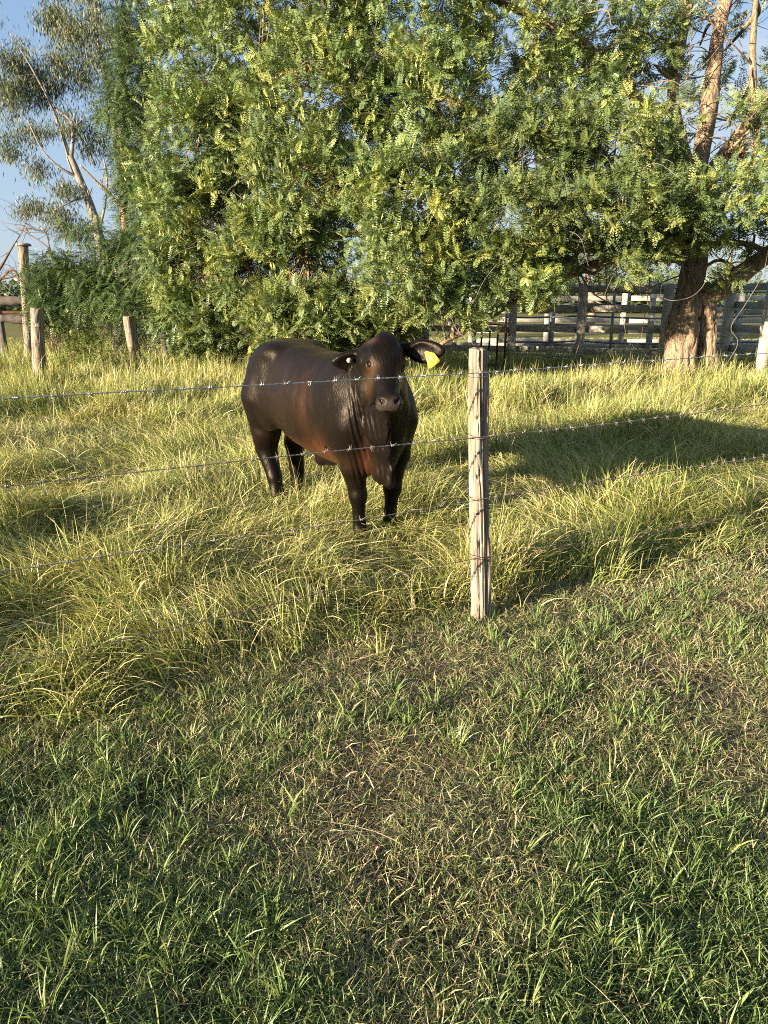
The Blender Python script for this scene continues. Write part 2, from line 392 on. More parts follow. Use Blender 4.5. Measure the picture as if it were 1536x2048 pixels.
    Sx = unit(np.array([1.0, 0.05, -0.03])); U = unit(np.cross(F, Sx)); U = U if U[1] < 0 else -U; Sx = unit(np.cross(U, F)); Sx = Sx if Sx[0] > 0 else -Sx
    HS = .95
    def hp(s, u, f): return w2c(P0 + (Sx*s + U*u + F*f)*HS)
    Rw = np.array([Sx, U, F]); Rc = np.stack([Rw @ CH, Rw @ CL, Rw[:, 2]], -1)      # rows = head axes in cow coordinates
    def he(c, r, **k): fld.ell(hp(*c), np.array(r)*HS, ax=Rc, **k)
    he((0, -.105, .14), (.090, .090, .135), k=.03)
    he((0, -.045, .055), (.080, .055, .07), k=.04)
    he((0, -.055, .006), (.052, .047, .044), k=.03)               # tufted poll
    he((0, -.030, .16), (.074, .035, .11), k=.03)
    for s in (-1, 1):
        he((s*.084, -.075, .185), (.036, .045, .05), k=.035)     # brow and eye socket
        he((s*.072, -.040, .135), (.03, .028, .05), k=.03)
        he((s*.052, -.150, .25), (.038, .085, .105), k=.04)       # cheek and jaw
        he((s*.038, -.085, .36), (.028, .045, .10), k=.04)
    fld.cone(hp(0, -.075, .22), hp(0, -.070, .45), .072, .050, k=.03)
    he((0, -.028, .36), (.040, .022, .12), k=.025)               # nasal bridge
    he((0, -.068, .465), (.072, .052, .055), k=.025)
    for s in (-1, 1): he((s*.040, -.070, .490), (.042, .050, .042), k=.02)             # muzzle
    he((0, -.048, .505), (.066, .042, .036), k=.02)              # nose pad
    fld.cone(hp(0, -.19, .26), hp(0, -.135, .47), .055, .038, k=.035)
    for s in (-1, 1):
        he((s*.038, -.030, .500), (.026, .024, .024), k=.015)
        he((s*.040, -.008, .514), (.0150, .024, .015), k=.006, neg=True)
        he((s*.052, -.018, .500), (.006, .012, .014), k=.006, neg=True)
        he((s*.108, -.062, .200), (.022, .018, .018), k=.014, neg=True)
    he((0, -.100, .520), (.075, .0055, .05), k=.010, neg=True)   # mouth line
    # ears
    def ear(base, tip, hh, tw, side):
        b = np.array(base); t = np.array(tip); A = unit(t-b); L = np.linalg.norm(t-b)
        up = unit(np.array([0, tw, 1.0]) - A*np.dot(np.array([0, tw, 1.0]), A)); N = np.cross(A, up); N = N if N[1] < 0 else -N
        ax = np.array([A, up, N]); axc = np.stack([ax @ CH, ax @ CL, ax[:, 2]], -1)
        fld.ell(w2c(b + A*L*.46 - up*hh*.06), (L*.40, hh*.92, .016), ax=axc, k=.02)
        fld.ell(w2c(b + A*L*.72 + up*hh*.12), (L*.30, hh*.50, .013), ax=axc, k=.03)
        fld.ell(w2c(b + A*L*.30), (L*.32, hh*.75, .026), ax=axc, k=.025)
        fld.cone(w2c(b - A*.03), w2c(b + A*L*.3), .036, .022, k=.03)
        fld.ell(w2c(b + A*L*.52 + N*.026 - up*.006), (L*.34, hh*.62, .018), ax=axc, k=.012, neg=True)
        return A, up, N
    EL = (at(733, 712, 4.22), at(664, 729, 4.22)); ER = (at(815, 698, 4.20), at(889, 706, 4.10))
    e1 = ear(*EL, .068, -.3, -1); e2 = ear(*ER, .078, .1, 1)
    V, Fq = surface_nets(fld.f, fld.lo, H)
    # surface relief: neck and chest folds, ribs, muscle
    P = V.copy()
    E = bpy.data.meshes.new('t')
    # vertex normals from the field gradient
    g = np.stack(np.gradient(fld.f, H), -1); ii = np.clip(np.round((V - fld.lo)/H).astype(int), 0, fld.n-1); Nn = unit(g[tuple(ii.T)])
    neckmask = sstep(.50, .66, P[:, 0])*sstep(1.2, 1.1, P[:, 2])*sstep(.42, .52, P[:, 2])*(P[:, 1] < .1)
    hd = P0 + Lh*.5*F; hdist = np.linalg.norm(c2w(P) - hd, axis=1); neckmask = neckmask*sstep(.24, .34, hdist)
    wx_ = c2w(P)[:, 0]; fold = np.sin((wx_ + .19*P[:, 2])*190 + 5*fbm(P*np.array([7, 7, 2.5]), 5, 2)); fold = fold*np.abs(fold)**.3 - .2
    V = V + Nn*(neckmask*sstep(-.24, -.17, wx_)*sstep(.03, -.01, wx_)*sstep(1.12, .98, P[:, 2])*(.1 + 1.5*fbm(P*7, 6, 2))*fold*0.0042)[:, None]
    ribs = sstep(-.25, -.05, P[:, 0])*sstep(.42, .25, P[:, 0])*sstep(.62, .75, P[:, 2])*sstep(1.18, 1.0, P[:, 2])
    V = V + Nn*(ribs*np.sin(P[:, 0]*62 + P[:, 2]*3)*0.0018)[:, None]
    V = V + Nn*(0.010*(fbm(P*5.5, 21, 2)-.5) + 0.004*(fbm(P*17, 22, 2)-.5))[:, None]*sstep(.12, .30, hdist)[:, None]
    hw = c2w(P) - P0; hs, hu, hf = hw @ Sx, hw @ U, hw @ F
    wr = sstep(.05, .09, hf)*sstep(.30, .22, hf)*(np.abs(hs) < .09)*(hdist < .3); V = V + Nn*(wr*np.sin(np.abs(hs)*330 + hf*60 + 5*fbm(P*16, 8, 2))*.0016)[:, None]
    # coat colour: black with red-brown along flank, elbow and brisket
    n1 = fbm(P*np.array([5, 5, 3]), 31, 4); n2 = fbm(P*np.array([60, 60, 9]), 33, 2)
    blk = np.array([.0038, .0029, .0024]); brn = np.array([.060, .023, .010]); gry = np.array([.040, .030, .025])
    side = P[:, 1] < .05
    def blob(c, r, p=1): return np.exp(-(((P - np.array(c))/np.array(r))**2).sum(1))*p
    k = blob((.20, -.28, .92), (.06, .2, .24), .35) + blob((.02, -.2, .585), (.42, .22, .07), .85) + blob((.34, -.22, .62), (.10, .15, .12), .75) \
        + blob((.72, -.11, .66), (.12, .05, .13), .95) + blob((.70, -.07, .53), (.09, .06, .06), .7) + blob((-.10, -.25, .85), (.30, .2, .22), .10)
    k = .85*np.clip(k*(.45 + 1.0*n1), 0, 1)*(.8 + .4*n2)
    flank_tone = blob((-.05, -.25, 1.0), (.5, .2, .3), .8)  # paler coat colour over the middle of the right flank
    col = blk*(1 + (flank_tone*2.3*(.4 + 1.2*n1))[:, None]*np.array([1.0, .92, .86]))*(1-k[:, None]) + brn*k[:, None]
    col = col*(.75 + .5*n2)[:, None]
    hw = c2w(P) - P0; hs, hu, hf = hw @ Sx, hw @ U, hw @ F
    inh = (hdist < .32) & (np.abs(hs) < .15)
    kk = np.exp(-((hs+.095)/.035)**2 - ((hf-.24)/.055)**2)*.55 + np.exp(-((hs-.10)/.03)**2 - ((hf-.22)/.05)**2)*.4 + np.exp(-((hs+.085)/.03)**2-((hf-.04)/.03)**2)*.5
    kk = np.clip(kk*(.5+n1), 0, 1)*inh; col = col*(1-kk[:, None]) + np.array([.085, .048, .027])*kk[:, None]
    nose = np.exp(-(((hf-.515)/.045)**2))*(np.abs(hs) < .075)*(hu > -.085)*(hdist < .35)
    col = col*(1-.75*nose[:, None]) + np.array([.05, .040, .036])*.75*nose[:, None]
    hoof = sstep(.075, .055, P[:, 2])[:, None]; col = col*(1-hoof) + np.array([.03, .025, .02])*hoof
    rump = blob((-.56, -.3, .98), (.06, .1, .06), .8)*n2; col = col + rump[:, None]*np.array([.022, .018, .015])
    # material: short sleek hair
    m, n, l, p, out = mat_new('cow_hide')
    a = n.new('ShaderNodeAttribute'); a.attribute_name = 'col'; l.new(a.outputs['Color'], p.inputs['Base Color'])
    t = n.new('ShaderNodeTexCoord'); mp_ = n.new('ShaderNodeMapping'); mp_.inputs['Scale'].default_value = (1, 1, .22); mp_.inputs['Rotation'].default_value = (0, .25, 0)
    z = n.new('ShaderNodeTexNoise'); z.inputs['Scale'].default_value = 130; z.inputs['Detail'].default_value = 5
    l.new(t.outputs['Object'], mp_.inputs['Vector']); l.new(mp_.outputs['Vector'], z.inputs['Vector'])
    b = n.new('ShaderNodeBump'); b.inputs['Strength'].default_value = .6; b.inputs['Distance'].default_value = .005; l.new(z.outputs['Fac'], b.inputs['Height'])
    l.new(b.outputs['Normal'], p.inputs['Normal'])
    p.inputs['Roughness'].default_value = .37; p.inputs['Specular IOR Level'].default_value = .13; p.inputs['Specular Tint'].default_value = (1, .86, .72, 1)
    p.inputs['Sheen Weight'].default_value = .02; p.inputs['Sheen Roughness'].default_value = .4; p.inputs['Sheen Tint'].default_value = (.9, .68, .5, 1)
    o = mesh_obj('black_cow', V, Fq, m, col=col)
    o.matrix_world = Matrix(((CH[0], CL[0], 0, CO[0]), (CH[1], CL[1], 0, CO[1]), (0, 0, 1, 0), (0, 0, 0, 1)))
    tag(o, 'glossy black cow with brown flank and a yellow ear tag standing behind the barbed wire', 'cow')
    # eyes
    me, n, l, p, out = mat_new('cow_eye'); p.inputs['Base Color'].default_value = (.01, .006, .004, 1); p.inputs['Roughness'].default_value = .08
    for s in (-1, 1):
        c = hp(s*.095, -.062, .200); b_ = MB(); th = np.linspace(0, math.pi, 11)
        V2, F2 = tube(np.stack([0*th, 0*th, -np.cos(th)*.021], -1), np.maximum(np.sin(th)*.021, .0004), 14); b_.add(V2 + c, F2)
        b_.build('eye', me, o)
    # ear tags
    mt, n, l, p, out = mat_new('yellow_tag'); p.inputs['Base Color'].default_value = (.80, .55, .05, 1); p.inputs['Roughness'].default_value = .45
    t = n.new('ShaderNodeTexCoord'); z = n.new('ShaderNodeTexNoise'); z.inputs['Scale'].default_value = 45; r = n.new('ShaderNodeValToRGB')
    r.color_ramp.elements[0].position = .38; r.color_ramp.elements[0].color = (.56, .29, .03, 1); r.color_ramp.elements[1].position = .55; r.color_ramp.elements[1].color = (.70, .41, .06, 1)
    l.new(t.outputs['Object'], z.inputs['Vector']); l.new(z.outputs['Fac'], r.inputs['Fac']); l.new(r.outputs['Color'], p.inputs['Base Color'])
    A, up, N = e2
    pts = [(849, 705), (852, 702), (868, 706), (871, 709), (880, 721), (878, 724), (861, 737), (857, 735)]
    dd = 4.115; W3 = [at(px, py, dd - .0013*(px-850)) for px, py in pts]
    nrm = unit(np.cross(W3[2]-W3[0], W3[5]-W3[0])); V3 = np.array([w2c(v) for v in W3] + [w2c(v + nrm*.003) for v in W3]); k8 = np.arange(8)
    Fs = [np.stack([k8, (k8+1) % 8, 8+(k8+1) % 8, 8+k8], -1), np.array([list(range(7, -1, -1)), list(range(8, 16))])]
    b_ = MB(); b_.add(V3, Fs)
    tg = b_.build('ear_tag', mt, o, smooth=False); tg['label'] = 'large yellow ear tag with faded marks'
    mw, n, l, p, out = mat_new('button_tag'); p.inputs['Base Color'].default_value = (.35, .32, .27, 1); p.inputs['Roughness'].default_value = .5
    b_ = MB(); c = at(698, 721, 4.155); q = tube([w2c(c), w2c(c + np.array([0, .035, 0]))], [.014, .014], 16); b_.add(*q); q = tube([w2c(c - np.array([0, .006, 0])), w2c(c)], [.007, .009], 12); b_.add(*q)
    tg = b_.build('ear_tag', mw, o, smooth=False); tg['label'] = 'small round pale button tag'
    return o
build_cow()

# ------------------------------------------------------------------ barbed wire fence with the split post
def post_mesh(P, r0, r1, seed, ns=72, nz=220, sq=1.0, rot=0.35, grooves=1.0, holes=()):
    """weathered split post along polyline P"""
    S = spline(np.array(P, float), nz); t = np.linspace(0, 1, nz)[:, None]; th = np.linspace(0, 2*math.pi, ns, endpoint=False)[None]
    c = np.cos(th - rot); s = np.sin(th - rot); e = 3.2
    base = (np.abs(c)**e + (np.abs(s)*1.08)**e)**(-1/e)*(sq) + (1-sq)
    r = (r1 + (r0-r1)*(1-t))*base
    L = np.linalg.norm(S[-1]-S[0])
    q = np.stack([np.cos(th)*7 + 0*t, np.sin(th)*7 + 0*t, t*L*1.6 + 0*th], -1)
    q2 = np.stack([np.cos(th)*22 + 0*t, np.sin(th)*22 + 0*t, t*L*2.2 + 0*th], -1)
    g = np.abs(fbm(q, seed, 2)-.5)*2; g2 = np.abs(fbm(q2, seed+5, 2)-.5)*2
    cut = np.maximum(0, .16-g)/.16; cut2 = np.maximum(0, .20-g2)/.20
    r = r - grooves*r*(.20*cut**1.5 + .07*cut2) + r*.26*(fbm(np.stack([np.cos(th)*1.6+0*t, np.sin(th)*1.6+0*t, t*L*3+0*th], -1), seed+9, 2)-.5)
    for (tz, ang, wz, wa, dp) in holes:
        da = np.angle(np.exp(1j*(th-ang))); r = r - dp*np.exp(-((t-tz)/wz)**2 - (da/wa)**2)
    T = unit(np.gradient(S, axis=0)); X = unit(np.cross(np.array([0, 1.0, 0])[None]*np.ones_like(T), T)); Y = np.cross(T, X)
    V = S[:, None] + r[..., None]*(X[:, None]*np.cos(th)[..., None] + Y[:, None]*np.sin(th)[..., None])
    top = V[-1] + (noise(V[-1]*40, seed)-.5)[:, None]*np.array([0, 0, .022]); V[-1] = top
    col = np.ones((nz, ns, 3)); shade = 1 - .0*cut
    streak = fbm(np.stack([np.cos(th)*14+0*t, np.sin(th)*14+0*t, t*L*3+0*th], -1), seed+14, 3)
    wear = fbm(np.stack([np.cos(th)*2+0*t, np.sin(th)*2+0*t, t*L*4+0*th], -1), seed+17, 3)
    col = (0.85 + .5*(streak-.35))[..., None]*np.array([1.0, .97, .93])*(1 - .45*np.clip(cut+.4*cut2, 0, 1)[..., None]) 
    k = sstep(.5, .68, wear)[..., None]; col = col*(1-k) + col*np.array([1.0, .86, .70])*k
    Vv = [V.reshape(-1, 3)]; i = np.arange(nz-1)[:, None]; j = np.arange(ns)[None]; j2 = (j+1) % ns
    Fs = [np.stack([i*ns+j, i*ns+j2, (i+1)*ns+j2, (i+1)*ns+j], -1).reshape(-1, 4)]
    # domed, cracked top
    cen = S[-1]; inner = cen + (V[-1]-cen)*.55 + np.array([0, 0, .006]) + (noise(V[-1]*60, seed+2)-.5)[:, None]*np.array([0, 0, .014])
    Vv += [inner, [cen + np.array([0, 0, .004])]]; b0 = (nz-1)*ns; b1 = nz*ns; jj = np.arange(ns); k2 = (jj+1) % ns
    Fs[0] = np.concatenate([Fs[0], np.stack([b0+jj, b0+k2, b1+k2, b1+jj], -1)])
    Fs.append(np.stack([b1+jj, b1+k2, np.full(ns, b1+ns)], -1))
    cc = np.concatenate([col.reshape(-1, 3), np.ones((ns+1, 3))*np.array([.8, .72, .62])])
    return np.concatenate(Vv), Fs, cc
def line_pt(s):                    # point on the fence line, s metres from the post towards the right
    return np.array([PX[0] + FD[0]*s, PX[1] + FD[1]*s])
pb = at(962, 1240, 3.62); PX = np.array([pb[0], pb[1]])
def yard_px(py, P2):               # height on the vertical through ground point P2 that shows at photo row py
    v = (1024.0-py)/FPX; k = (v*CP-SP)/(CP+v*SP); return 1.55 + P2[1]*k
FPOST = empty('barbed_wire_fence', (PX[0], PX[1], 0), label='barbed wire fence with one weathered split timber post in front of the cow', cat='fence')
b = MB()
ztop = yard_px(700, PX)
lean = lambda z, px: px
Pp = [at(px, py, 1) for px, py in ((0, 0),)]
def post_xy(px, z):                # x so that the post passes photo column px at height z
    d = PX[1]*CP + (1.55-z)*SP; return (px-768.0)/FPX*d
Pp = [(post_xy(963, 0), PX[1], -.25), (post_xy(962, .1), PX[1], .1), (post_xy(960, .45), PX[1], .45), (post_xy(958, .8), PX[1]+.01, .8), (post_xy(957, 1.1), PX[1], 1.1), (post_xy(958, ztop), PX[1]-.005, ztop)]
holes = [(.55, rad(-50), .9, .13, .020), (.72, rad(-30), .2, .2, .010), (.40, rad(-97), .35, .05, .007), (.75, rad(-82), .25, .05, .008)] + [((yard_px(y, PX)+.25)/(ztop+.25), rad(-105), .008, .28, .022) for y in (870, 990, 1108)] + [((yard_px(752, PX)+.25)/(ztop+.25), rad(-20), .02, .35, .02)]
V, Fs, cc = post_mesh(Pp, .048, .043, 3, ns=96, nz=320, sq=1.0, rot=rad(28), grooves=1.7, holes=holes)
b.add(V, Fs, None); b.C[-1] = cc
M['post'] = ramp_mat('post_wood', [(.10, .088, .074), (.29, .26, .22), (.46, .42, .36)], scale=(26, 26, 1.6), nscale=3, rough=0.9, bump=0.8, bdist=0.006, attr=True)
rehome(b.build('post', M['post']), FPOST)
b = MB(); S = spline(np.array([at(946, 905, 3.48), at(943, 860, 3.48), at(938, 815, 3.47), at(930, 780, 3.46)]), 16)
V, Fs = tube(S, np.linspace(.012, .004, 16)*(1+.15*np.sin(np.arange(16)*1.7)), 7); b.add(V, Fs, (.95, .8, .62)); rehome(b.build('splinter', M['post']), FPOST)
WROWS = [ # (s, photo row) control points for each strand; heights follow from them
    [(-1, 797, 0), (490, 773, 0), (940, 747, 0), (1300, 722, 0), (1536, 706, 0)],
    [(-1, 972, 0), (270, 947, 0), (530, 917, 0), (820, 888, 0), (940, 876, 0), (1200, 850, 0), (1536, 808, 0)],
    [(-1, 1143, 0), (400, 1085, 0), (700, 1043, 0), (940, 1001, 0), (1200, 962, 0), (1536, 912, 0)],
    [(-1, 1335, 0), (400, 1243, 0), (700, 1170, 0), (940, 1116, 0), (1250, 1075, 0), (1536, 1020, 0)]]
def fence_hit(px, py):             # where the line of sight meets the vertical plane of the fence (camera side of the post)
    r = ray(px, py); o2 = PX - FN*0.053; t = ((o2-CAM[:2]) @ FN)/(r[:2] @ FN); return CAM + r*t
for wi, row in enumerate(WROWS):
    pts = [fence_hit(px, py) for px, py, _ in row]
    s = [(p[:2]-PX) @ FD for p in pts]; z = [p[2] for p in pts]
    s = np.array([s[0]-6.0] + s + [s[-1]+8.0]); z = np.array([z[0]+.03] + z + [z[-1]+.02])
    L = s[-1]-s[0]; n = int(L/.011); ss = np.linspace(s[0], s[-1], n); zz = np.interp(ss, s, z)
    zz = np.convolve(np.pad(zz, 30, mode='edge'), np.ones(61)/61, 'valid') + .004*(noise(np.stack([ss*1.3, 0*ss], -1), 60+wi)-.5)
    off = .004*(noise(np.stack([ss*1.1, 0*ss+5], -1), 70+wi)-.5)
    base = np.stack([PX[0]-FN[0]*.053 + FD[0]*ss + FN[0]*off, PX[1]-FN[1]*.053 + FD[1]*ss + FN[1]*off, zz], -1)
    mb = MB(); FD3 = np.array([FD[0], FD[1], 0]); FN3 = np.array([FN[0], FN[1], 0]); UP = np.array([0, 0, 1.0])
    for ph in (0, math.pi):
        a = ss*2*math.pi/.055 + ph
        V, Fs = tube(base + .0019*(np.cos(a)[:, None]*FN3 + np.sin(a)[:, None]*UP), (.00140, .00125, .00120, .00105)[wi], 5); mb.add(V, Fs)
    sb = s[0]
    while sb < s[-1]:
        sb += .098 + .014*random.random(); i = min(int((sb-s[0])/L*n), n-1); c = base[i]; r0_ = random.uniform(0, 6.28)
        for e in (-1, 1):
            th = np.linspace(0, 3.6*math.pi, 22) + r0_ + e
            hel = c + FD3*(e*.004 + np.linspace(-.004, .004, 22)[:, None]) + .0042*(np.cos(th)[:, None]*FN3 + np.sin(th)[:, None]*UP)
            d0 = unit(np.cos(th[0])*FN3 + np.sin(th[0])*UP + np.array([-.3*e, 0, 0]) + .5*(np.sin(th[0])*FN3 - np.cos(th[0])*UP)); d1 = unit(np.cos(th[-1])*FN3 + np.sin(th[-1])*UP - .5*(np.sin(th[-1])*FN3 - np.cos(th[-1])*UP) + .25*e*FD3)
            hel = np.concatenate([[hel[0] + d0*.017], hel, [hel[-1] + d1*.017]]); rr = np.full(len(hel), .0012); rr[0] = rr[-1] = .0004
            V, Fs = tube(hel, rr, 4); mb.add(V, Fs)
    rehome(mb.build('barbed_wire', M['wire'] if wi == 0 else M['mid_wire'] if wi < 3 else M['old_wire']), FPOST)
    # the tie that holds the strand to the post
    zc = float(np.interp(0, ss, zz)); mb = MB(); cxy = np.array([post_xy(959, zc), PX[1]])
    th = np.linspace(0, 2*math.pi*1.6, 60) + rad(180)
    rr_ = .052 + .004*np.abs(np.sin(th*3)); P = np.stack([cxy[0] + rr_*np.cos(th), cxy[1] + rr_*np.sin(th), zc + .012*np.sin(th*.5+wi) - .008*th/6], -1)
    V, Fs = tube(P, .0016, 5); mb.add(V, Fs)
    rehome(mb.build('tie_wire', M['old_wire']), FPOST); mb = MB()
    hk = base[min(int((.075-s[0])/L*n), n-1)]; th = np.linspace(0, 5*math.pi, 30)
    P0_ = hk + FD3*np.linspace(-.01, .045, 30)[:, None] + .006*(np.cos(th)[:, None]*FN3 + np.sin(th)[:, None]*UP)
    P = spline(np.array([P0_[-1], hk + FD3*.055 + UP*.012, hk + FD3*.045 - UP*.02, hk + FD3*.03 - UP*.055]), 12); P = np.concatenate([P0_, P[1:]]); V, Fs = tube(P, .0014, 5); mb.add(V, Fs)
    rehome(mb.build('wire_end', M['old_wire']), FPOST)

# ------------------------------------------------------------------ trees
def fronds(O, D, Lr, droop, npair=9, lw=.016, ll=.042, col=None, rng=R, tilt=.35):
    """pinnate leaves: O origin (N,3), D direction, Lr length; returns V, F, C"""
    N = len(O); D = unit(D); G = np.array([0, 0, -1.0])
    up = np.array([0, 0, 1.0]) + .45*rng.normal(size=(N, 3)); up = unit(up - D*(up*D).sum(1, keepdims=True)); S = np.cross(D, up)
    t = (np.arange(npair)+1.0)/npair; lp = .55 + .45*np.sin(np.pi*np.clip(t*.9+.1, 0, 1)); lp[-1] *= .7
    base = O[:, None] + D[:, None]*(Lr[:, None]*t)[..., None] + G*(droop[:, None]*Lr[:, None]*t**2)[..., None]
    T = unit(D[:, None] + G*(2*droop[:, None]*t)[..., None])
    Vs = []; 
    for sg in (-1, 1):
        jit = rng.normal(size=(N, npair, 3))*.12
        a = unit(S[:, None]*sg + T*.42 - up[:, None]*tilt*(.3+rng.random((N, 1, 1))) + jit)
        L = (ll*lp[None]*(.85+.3*rng.random((N, npair))))[..., None]; w = T*(lw*.5)*(lp[None, :, None])
        Vs.append(np.stack([base, base + a*L*.55 + w, base + a*L, base + a*L*.5 - w], 2))
    r = np.stack([O - S*.0015, O + S*.0015, base[:, -1] + S*.001, base[:, -1] - S*.001], 1)[:, None]
    V = np.concatenate([Vs[0], Vs[1], r], 1)                      # N, 2*npair+1, 4, 3
    C_ = np.repeat(np.repeat(col[:, None, None], V.shape[1], 1), 4, 2)*(.88+.24*rng.random((N, V.shape[1], 1, 1)))
    V = V.reshape(-1, 3); F = np.arange(len(V)).reshape(-1, 4)
    return V, F, C_.reshape(-1, 3)
GREENS = np.array([[.095, .145, .050], [.14, .195, .066], [.18, .23, .076], [.225, .26, .085], [.115, .165, .075]])
def sprays(Cn, Nn, rng=R, nf=11, tw=.30, L=(.15, .26), pal=GREENS, npair=9, lw=.018, ll=.045, dr=(.15, .6), bright=None):
    """at each centre a twig with alternate fronds"""
    N = len(Cn); td = unit(Nn + rng.normal(size=(N, 3))*.55 + np.array([0, 0, .05]))
    k = np.arange(nf)/nf; o = Cn[:, None] + td[:, None]*(tw*(k[None, :, None]-.3))
    side = rng.normal(size=(N, nf, 3)); side -= td[:, None]*(side*td[:, None]).sum(-1, keepdims=True); side = unit(side)
    d = unit(side + td[:, None]*(.35 + .5*k[None, :, None]) + np.array([0, 0, -.05]))
    Lr = rng.uniform(*L, size=(N, nf)); drp = rng.uniform(*dr, size=(N, nf))
    ci = rng.integers(0, len(pal), N); c = pal[ci][:, None]*(1 + .30*(rng.random((N, nf, 1))-.5)); 
    if bright is not None: c = c*bright[:, None, None]
    return fronds(o.reshape(-1, 3), d.reshape(-1, 3), Lr.ravel(), drp.ravel(), npair, lw, ll, c.reshape(-1, 3), rng), td
def bark_disp(seed, amp=.12):
    def f(t, th, r, P):
        L = np.cumsum(np.r_[0, np.linalg.norm(np.diff(P, axis=0), axis=1)])[:, None]
        q = np.stack([np.cos(th)*3.2 + 0*L, np.sin(th)*3.2 + 0*L, L*1.6 + 0*th], -1)
        g = np.abs(fbm(q, seed, 3)-.5)*2; big = fbm(np.stack([np.cos(th)*.9+0*L, np.sin(th)*.9+0*L, L*1.1+0*th], -1), seed+3, 2)-.5
        return r*(amp*1.6*(np.clip(g*3, 0, 1)-.7) + .45*big)
    return f
def limb(mb, pts, m=None, ns=10, seed=0, amp=.12, rs=1.0):
    A = np.array([list(at(p[0], p[1], p[2])) + [p[3]*rs] for p in pts]); L = np.linalg.norm(np.diff(A[:, :3], axis=0), axis=1).sum()
    m = m or max(8, int(L/.06)); S = spline(A, m); V, Fs = tube(S[:, :3], S[:, 3], ns, disp=bark_disp(seed, amp)); mb.add(V, Fs); return S
def ell_pts(c, r, n, rng, lo=.72):
    d = unit(rng.normal(size=(n, 3))); k = rng.uniform(lo, 1.0, n)[:, None]; return c + d*r*k, d
def twigs_to(mb, src, dst, rng, r0=.010, r1=.004, sag=.10, ns=4):
    for a, b_ in zip(src, dst):
        d = b_-a; L = np.linalg.norm(d); mid = (a+b_)/2 + rng.normal(size=3)*L*.10 + np.array([0, 0, -sag*L*.3])
        q = spline(np.array([a, mid, b_]), 6); V, Fs = tube(q, np.linspace(r0, r1, 6), ns, cap=False); mb.add(V, Fs)

